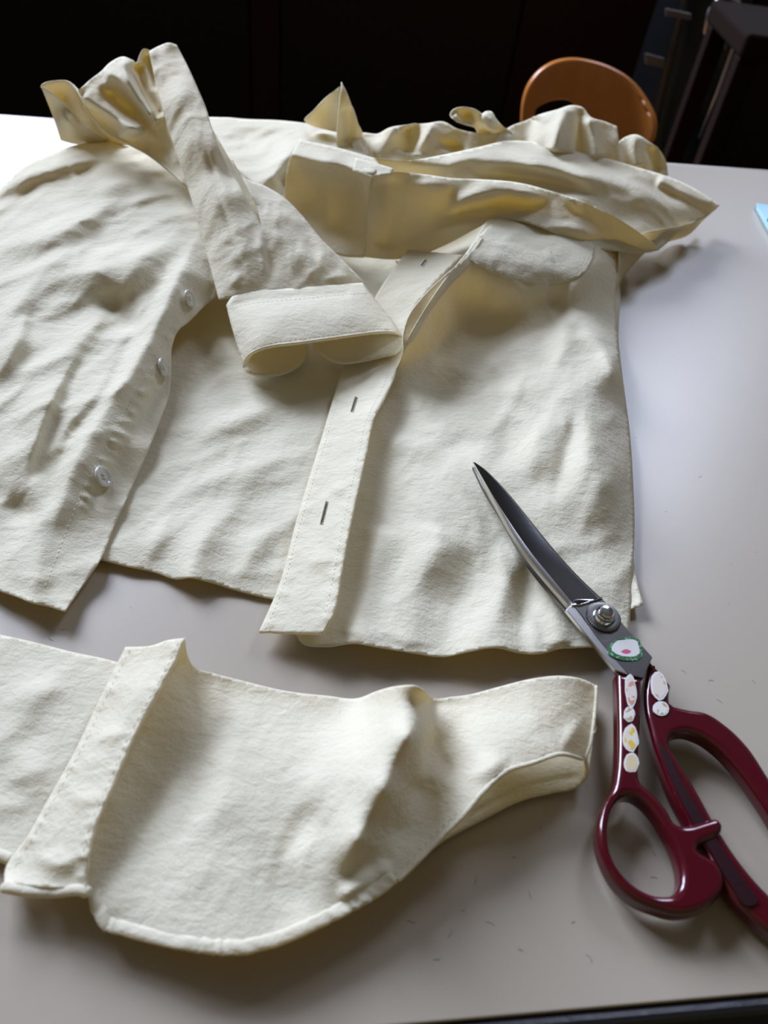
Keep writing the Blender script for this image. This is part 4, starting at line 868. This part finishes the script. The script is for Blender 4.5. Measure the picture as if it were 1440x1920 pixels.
# backrest: curved plywood shell with an oval hand hole; outline in the chair's own plane
bo = [(977, 205), (980, 180), (990, 152), (1010, 128), (1040, 112), (1070, 108), (1110, 114), (1150, 128), (1185, 150), (1208, 178), (1221, 208), (1218, 238), (1205, 268), (1190, 300), (1150, 320), (1080, 325), (1020, 310), (985, 270)]
hi_ = [(1004, 198), (1018, 190), (1045, 184), (1068, 188), (1085, 205), (1090, 235), (1075, 265), (1045, 275), (1018, 262), (1004, 230)]
def chair_back():
    rings = [smooth_closed([(p_[0], p_[1], 0) for p_ in r], 6.0)[:, :2] for r in (bo, hi_)]
    lo, hi = rings[0].min(0), rings[0].max(0)
    G = np.array([(x, y) for x in np.arange(lo[0], hi[0], 9) for y in np.arange(lo[1], hi[1], 9)])
    G = G[inside_poly(G, rings[0]) & ~inside_poly(G, rings[1])]
    al = np.vstack(rings); G = G[np.min(np.linalg.norm(G[:, None]-al[None], axis=2), axis=1) > 5]
    V = [Vector((p_[0], -p_[1])) for p_ in np.vstack([al, G])]; n0_, n1_ = len(rings[0]), len(rings[1])
    E = [(i, (i+1) % n0_) for i in range(n0_)]+[(n0_+i, n0_+(i+1) % n1_) for i in range(n1_)]
    res = delaunay_2d_cdt(V, E, [], 1, 1e-4)
    uv = np.array([(q[0], -q[1]) for q in res[0]])
    F = [tuple(f) for f in res[2] if not inside_poly(np.mean([uv[i] for i in f], axis=0)[None], rings[1])[0]]
    Wp = [chair_pt(a_, b2) for a_, b2 in uv]; xs = [w.x for w in Wp]; zs_ = [w.z for w in Wp]; xm = (min(xs)+max(xs))/2; hw = (max(xs)-min(xs))/2; zt = max(zs_)
    Wp = [Vector((w.x, w.y-0.05*max((w.x-xm)/hw, 0)**3-0.02*min((w.x-xm)/hw, 0)**2-0.03*(w.z-zt), w.z)) for w in Wp]
    o = mesh_obj('backrest', Wp, F, WOOD, chair)
    bm = bmesh.new(); bm.from_mesh(o.data); bmesh.ops.recalc_face_normals(bm, faces=bm.faces[:]); bm.to_mesh(o.data); bm.free()
    md = o.modifiers.new('thickness', 'SOLIDIFY'); md.thickness = 0.012; md.offset = 0
    bevel(o, 0.004, 3)
    return min(xs), max(xs), min(zs_)
cx0, cx1, cz0 = chair_back()
seat_z = FL+0.42
sw = 0.19; cxm = (cx0+cx1)/2
V, F = [], []
mb = MB(); n = 40
ringT = [(cxm+sw*math.copysign(abs(math.cos(a))**.6, math.cos(a)), YC+0.19+0.19*math.copysign(abs(math.sin(a))**.6, math.sin(a))) for a in np.linspace(0, 2*math.pi, n, endpoint=False)]
mb.add(([(x, y, seat_z) for x, y in ringT]+[(x, y, seat_z-0.025) for x, y in ringT], [tuple(range(n)), tuple(range(2*n-1, n-1, -1))]+[(i, i+n, (i+1) % n+n, (i+1) % n) for i in range(n)]))
bevel(mb.build('seat', WOOD, chair, smooth=False), .006, 3)
for x, y in ((cxm-.15, YC+.03), (cxm+.15, YC+.03), (cxm-.15, YC+.33), (cxm+.15, YC+.33)):
    mesh_obj('leg', *tube([(x, y, FL), (x, y, seat_z-0.025)], [0.012, 0.016], 12), WOOD, chair)
for x in (cx0+.03, cx1-.05):
    mesh_obj('back_post', *tube([(x, YC+.012, seat_z-.01), (x, YC+.012, (seat_z+cz0)/2), (x, YC+.010, cz0+.03)], 0.012, 12), WOOD, chair)

# ================================================================== BLACK BAG and things in the dark corner
BLK = simple('glossy_black_vinyl', (0.006, 0.006, 0.007), 0.22, bump=0.5, bscale=25)
GREY_PATCH = simple('grey_label_and_glint', (0.10, 0.10, 0.11), 0.5)  # also colours the patch that stands for a highlight on the vinyl
bag = empty('black_vinyl_bag', 'glossy black vinyl bag with a steel carrying bow standing in the dark corner', 'bag')
YG = 1.75
def bag_pt(u, v, Y=YG): return Vector(PY(u, v, Y))
b0, b1 = bag_pt(1195, 200), bag_pt(1400, 200); bt = bag_pt(1300, -60).z
V, F = [], []; nr, nc = 26, 40
for i in range(nr+1):
    t = i/nr; z = FL+(bt-FL)*t
    for k in range(nc):
        a = 2*math.pi*k/nc; hw = (b1.x-b0.x)/2*(1.0-.12*t+.05*math.sin(7*t+3*a)); dp = 0.10*(1-.45*t)*(1+.15*math.sin(5*t+4*a))
        V.append((b0.x+(b1.x-b0.x)/2+hw*math.copysign(abs(math.cos(a))**.7, math.cos(a)), YG+.14+dp*math.sin(a), z))
for i in range(nr):
    for k in range(nc): F.append((i*nc+k, i*nc+(k+1) % nc, (i+1)*nc+(k+1) % nc, (i+1)*nc+k))
F.append(tuple(range(nc))[::-1]); F.append(tuple(nr*nc+k for k in range(nc)))
bo_ = mesh_obj('body', V, F, BLK, bag)
lp = [bag_pt(1330, 90, 1.72), bag_pt(1322, 60, 1.715), bag_pt(1330, 20, 1.71), bag_pt(1345, 0, 1.71), bag_pt(1365, -8, 1.71), bag_pt(1385, 5, 1.71), bag_pt(1388, 30, 1.71), bag_pt(1375, 90, 1.715), bag_pt(1345, 175, 1.72), bag_pt(1312, 258, 1.725)]
mesh_obj('carrying_bow', *tube(lp, 0.0035, 8), simple('dull_steel_wire', (0.6, 0.6, 0.6), 0.35, 1.0), bag)
for (u0, v0, u1, v1) in ((1248, 16, 1296, 38), (1210, 100, 1245, 128), (1326, 36, 1362, 92)):  # grey label, a glint on the vinyl painted as grey patch, textile patch
    q = [bag_pt(u0, v0, 1.735), bag_pt(u1, v0+10, 1.735), bag_pt(u1, v1, 1.735), bag_pt(u0, v1-8, 1.735)]
    mb = MB(); q2 = [p+Vector((0, .004, 0)) for p in q]; mb.add((q+q2, [(0,3,2,1), (4,5,6,7), (0,1,5,4), (1,2,6,5), (2,3,7,6), (3,0,4,7)])); bevel(mb.build('label_glint_patch', GREY_PATCH, bag, smooth=False), .001)
BRW = simple('dark_brown_stain', (0.010, 0.0035, 0.0015), 0.8, bump=.1, bscale=50, spec=0.1)
st_ = empty('brown_stool', 'dark brown wooden stool half cut off by the right frame edge', 'stool')
p0 = bag_pt(1402, 62, 1.40)
xs0, xs1 = p0.x, p0.x+.30
bevel(MB().box((xs0, 1.40, p0.z-.035), (xs1, 1.66, p0.z)).build('seat', BRW, st_, smooth=False), .008, 3)
for x in (xs0+.005, xs1-.04):
    for y in (1.41, 1.615): bevel(MB().box((x, y, FL), (x+.034, y+.034, p0.z-.035)).build('leg', BRW, st_, smooth=False), .004)

# ================================================================== LINT on the table
rs_ = np.random.RandomState(5); mb = MB(); spots = [(900, 1640), (960, 1600), (880, 1700), (1000, 1680), (1010, 1560), (930, 1740), (860, 1760), (1330, 1290), (1290, 1250), (1350, 1300), (1240, 960), (1320, 880), (90, 1190), (130, 1185), (1240, 1610), (1230, 1640), (1400, 1290), (980, 1780), (760, 1740), (820, 1790), (1060, 1720), (1100, 1800), (1370, 1120)]
for (u, v) in spots:
    w = P(u+rs_.uniform(-15, 15), v+rs_.uniform(-15, 15)); a_ = rs_.uniform(0, 6.28); L_ = rs_.uniform(0.0012, 0.0035); bnd = rs_.uniform(-.9, .9)
    mb.add(tube([(w[0]+L_*t*math.cos(a_+bnd*t), w[1]+L_*t*math.sin(a_+bnd*t), 0.00015) for t in (-.5, -.2, .1, .5)], 0.00006, 4))
lint = mb.build('lint', simple('grey_lint', (0.16, 0.13, 0.12), 0.9)); tag(lint, 'tiny dark lint fibres scattered over the grey tabletop', 'lint', kind='stuff')
